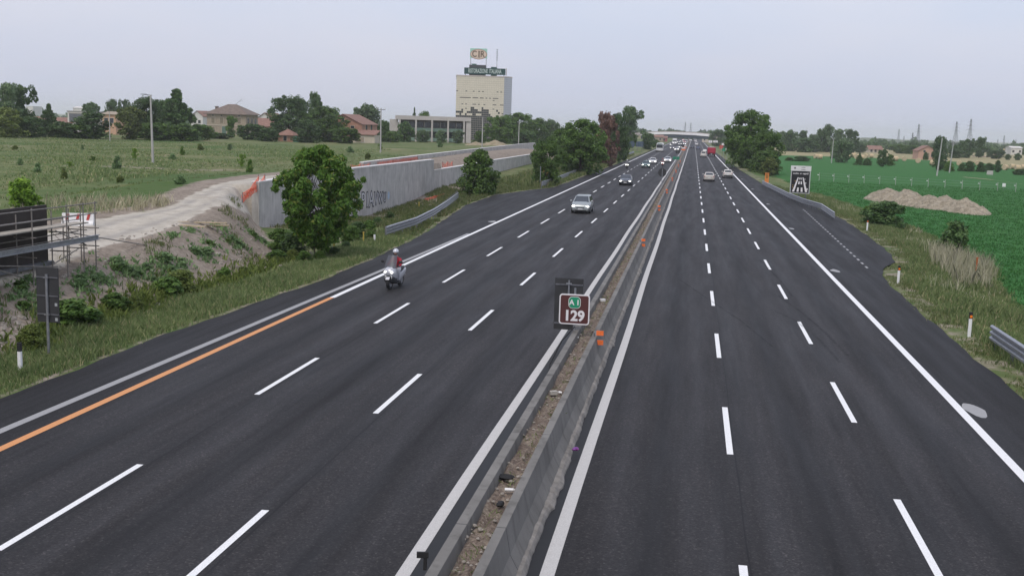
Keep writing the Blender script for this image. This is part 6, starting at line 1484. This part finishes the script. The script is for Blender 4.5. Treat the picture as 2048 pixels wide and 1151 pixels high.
for a_, b2_ in (((SX1+.05, -7.5, top*.55), (SX1+.05, -3.2, -.1)), ((SX1+.05, -9.8, top*.5), (SX1+.05, -1.0, top*.02)), ((SX1, -1.0, top*.62), (SX1+.1, 1.0, top*.3)), ((SX0, 1.0, top*.5), (SX0, 8.5, -.2)), ((SX0, 1.8, top*.2), (SX0, -.2, 0))): obj('brace', MB().tube(a_, b2_, .024), RUST, scf)
lad = thing('ladder', 'pale timber ladder leaning on the scaffold at the left picture edge', 'ladder', (bx+1.0, by-5.3, bzb+top*.3))
for s in (-.22, .22): obj('rail', MB().tube((.5, -1.0+s, -.4), (-.3, -1.0+s, 1.1), .035), WOODL, lad)
for i in range(5): t = i/4.5; obj('rung', MB().tube((.5-.8*t, -1.22, -.4+1.5*t), (.5-.8*t, -.78, -.4+1.5*t), .022), WOODL, lad)
fr2 = thing('trestle', 'small steel trestle frame standing beside the scaffold on the track', 'trestle', gat(128, 516)); 
for dy in (0, 1.3):
    obj('leg', MB().tube((0, dy, 0), (0, dy, 1.6), .024).tube((-.8, dy, 0), (-.8, dy, 1.6), .024), RUST, fr2)
    obj('crosspiece', MB().tube((0, dy, .6), (-.8, dy, .6), .02).tube((0, dy, 1.3), (-.8, dy, 1.3), .02).tube((0, dy, .6), (-.8, dy, 1.3), .016), RUST, fr2)
obj('rail', MB().tube((0, 0, 1.5), (0, 1.3, 1.5), .02).tube((-.8, 0, 1.5), (-.8, 1.3, 1.5), .02).tube((0, 0, .6), (0, 1.3, .6), .02), RUST, fr2)
pb = gat(157, 452); jb = thing('plastic_barrier', 'red and white plastic road barrier standing on the construction track', 'barrier', pb, rad(16)); jb.scale = (.82, .82, .78)
prof = [(-.28, 0), (.28, 0), (.28, .2), (.14, .38), (.10, .85), (-.10, .85), (-.14, .38), (-.28, .2)]
def jseg(a_, b2_, m_, nm): obj(nm, MB().loft([[(a_, p[0], p[1]) for p in prof], [(b2_, p[0], p[1]) for p in prof]]), m_, jb)
PR = mat('barrier_red', (.45, .06, .05), .6, var=.15)
for i in range(6): jseg(-.95+i*.3165, -.95+(i+1)*.3165-.006, WHITEP, 'white_segment')
for i in (1, 3, 5): obj('red_stripe', MB().prism([(-.95+i*.3165-.12, .42), (-.95+i*.3165+.04, .42), (-.95+i*.3165+.14, .82), (-.95+i*.3165-.02, .82)], -.150, -.125), PR, jb)
pt = gat(405, 458)
for i, (px, py, l, a_) in enumerate(((405, 449, 2.6, .2), (420, 455, 2.0, .5), (385, 456, 1.7, -.2))):
    tag(obj('plank', MB().box((0, 0, .12), (l, .22, .06), a_), WOODL, loc=gat(px, py)), ('longest pale plank lying on the bank edge before the wall end', 'second pale plank lying by the bank edge', 'short pale plank lying left of the other planks')[i], 'plank')

# ------------------------------------------------------------------ far country: ridge, distant woods, air
HILL = mat('far_hill', (.075, .105, .05), .95, col2=(.11, .13, .07), scale=.004)
def ridge(name, pts, Y, depth, zb=-2):
    mb = MB(); P_ = [aty(px, py, Y) for px, py in pts]
    mb.loft([[(p.x, Y-depth, zb), (p.x, Y, p.z), (p.x, Y+depth, p.z*.8), (p.x, Y+depth*2, zb)] for p in P_], closed=False, cap=False)
    struct(obj(name, mb, HILL, smooth=True))
ridge('hill', [(1690, 286), (1706, 276.5), (1730, 275.2), (1765, 276.5), (1800, 279.5), (1826, 284), (1845, 290)], 1900, 120)
ridge('hill', [(1200, 264), (1230, 262.5), (1290, 262), (1330, 263), (1390, 263.5), (1450, 265.5), (1500, 268)], 3200, 200)
def far_wood(label, px0, px1, off, hpx, Y0, Y1, n, lf, lsz):
    rg = np.random.default_rng(int(px0)+107); Ps = []
    for i in range(n):
        px = rg.uniform(px0, px1); Y_ = rg.uniform(Y0, Y1); q = aty(px, 264, Y_); hh = hpx*Y_/F_PX*rg.uniform(.45, 1.05)*(.75+.35*math.sin(px*.09)+.2*math.sin(px*.31)); rr = hh*rg.uniform(.5, .9)
        m_ = 46; d = rg.normal(size=(m_, 3)); d /= np.linalg.norm(d, axis=1, keepdims=True); Ps.append(np.array([q.x, Y_, hh*.5])+d*np.array([rr, rr, hh*.5])*rg.uniform(.5, 1, (m_, 1)))
    P = np.concatenate(Ps); n = len(P); nr = rg.normal(size=(n, 3)); nr /= np.linalg.norm(nr, axis=1, keepdims=True); t1 = np.cross(nr, rg.normal(size=(n, 3))); t1 /= np.linalg.norm(t1, axis=1, keepdims=True); t2 = np.cross(nr, t1); s = lsz*rg.uniform(.6, 1.3, (n, 1))
    V = np.stack([P-t1*s, P+t2*s*.7, P+t1*s, P-t2*s*.7], 1).reshape(-1, 3); V[:, 2] = np.maximum(V[:, 2], -1)
    o = link('distant_wood', np_mesh('distant_wood', V, np.arange(4*n).reshape(-1, 4), 4), LF[lf]); o['kind'] = 'stuff'; o['label'] = label; o['category'] = 'wood'
far_wood('hazy distant belt of trees along the left horizon', -40, 620, 0, 16, 800, 1500, 420, 'dark', 2.2)
far_wood('hazy distant belt of trees behind the tower and the left roadside', 620, 1260, 0, 14, 750, 1500, 380, 'dark', 2.2)
far_wood('hazy distant belt of trees behind the overpass', 1255, 1570, 0, 14, 1100, 2000, 300, 'dark', 3)
far_wood('hazy distant belt of trees along the right horizon', 1560, 2090, 0, 11, 750, 1500, 420, 'dark', 2.2)
hz = MB().box((0, 3000, 40), (9000, 6800, 150)) if False else None
def haze(density):
    mb = MB(); x0, x1, y0, y1, z0, z1 = -9050, 9050, -400, 9050, -3.5, 62
    mb.v += [(x, y, z) for z in (z0, z1) for x, y in ((x0, y0), (x1, y0), (x1, y1), (x0, y1))]; mb.f += [(3, 2, 1, 0), (4, 5, 6, 7), (0, 1, 5, 4), (1, 2, 6, 5), (2, 3, 7, 6), (3, 0, 4, 7)]
    m = bpy.data.materials.new('haze_air'); m.use_nodes = True; t = m.node_tree; t.nodes.clear(); o_ = t.nodes.new('ShaderNodeOutputMaterial'); v = t.nodes.new('ShaderNodeVolumePrincipled')
    v.inputs['Color'].default_value = (.965, .975, .99, 1); v.inputs['Density'].default_value = density; v.inputs['Anisotropy'].default_value = .2
    t.links.new(v.outputs[0], o_.inputs['Volume']); ob_ = obj('haze', mb, m); ob_['kind'] = 'stuff'; ob_['label'] = 'thin pale haze in the air over the whole plain'; ob_['category'] = 'haze'
haze(0.00017)
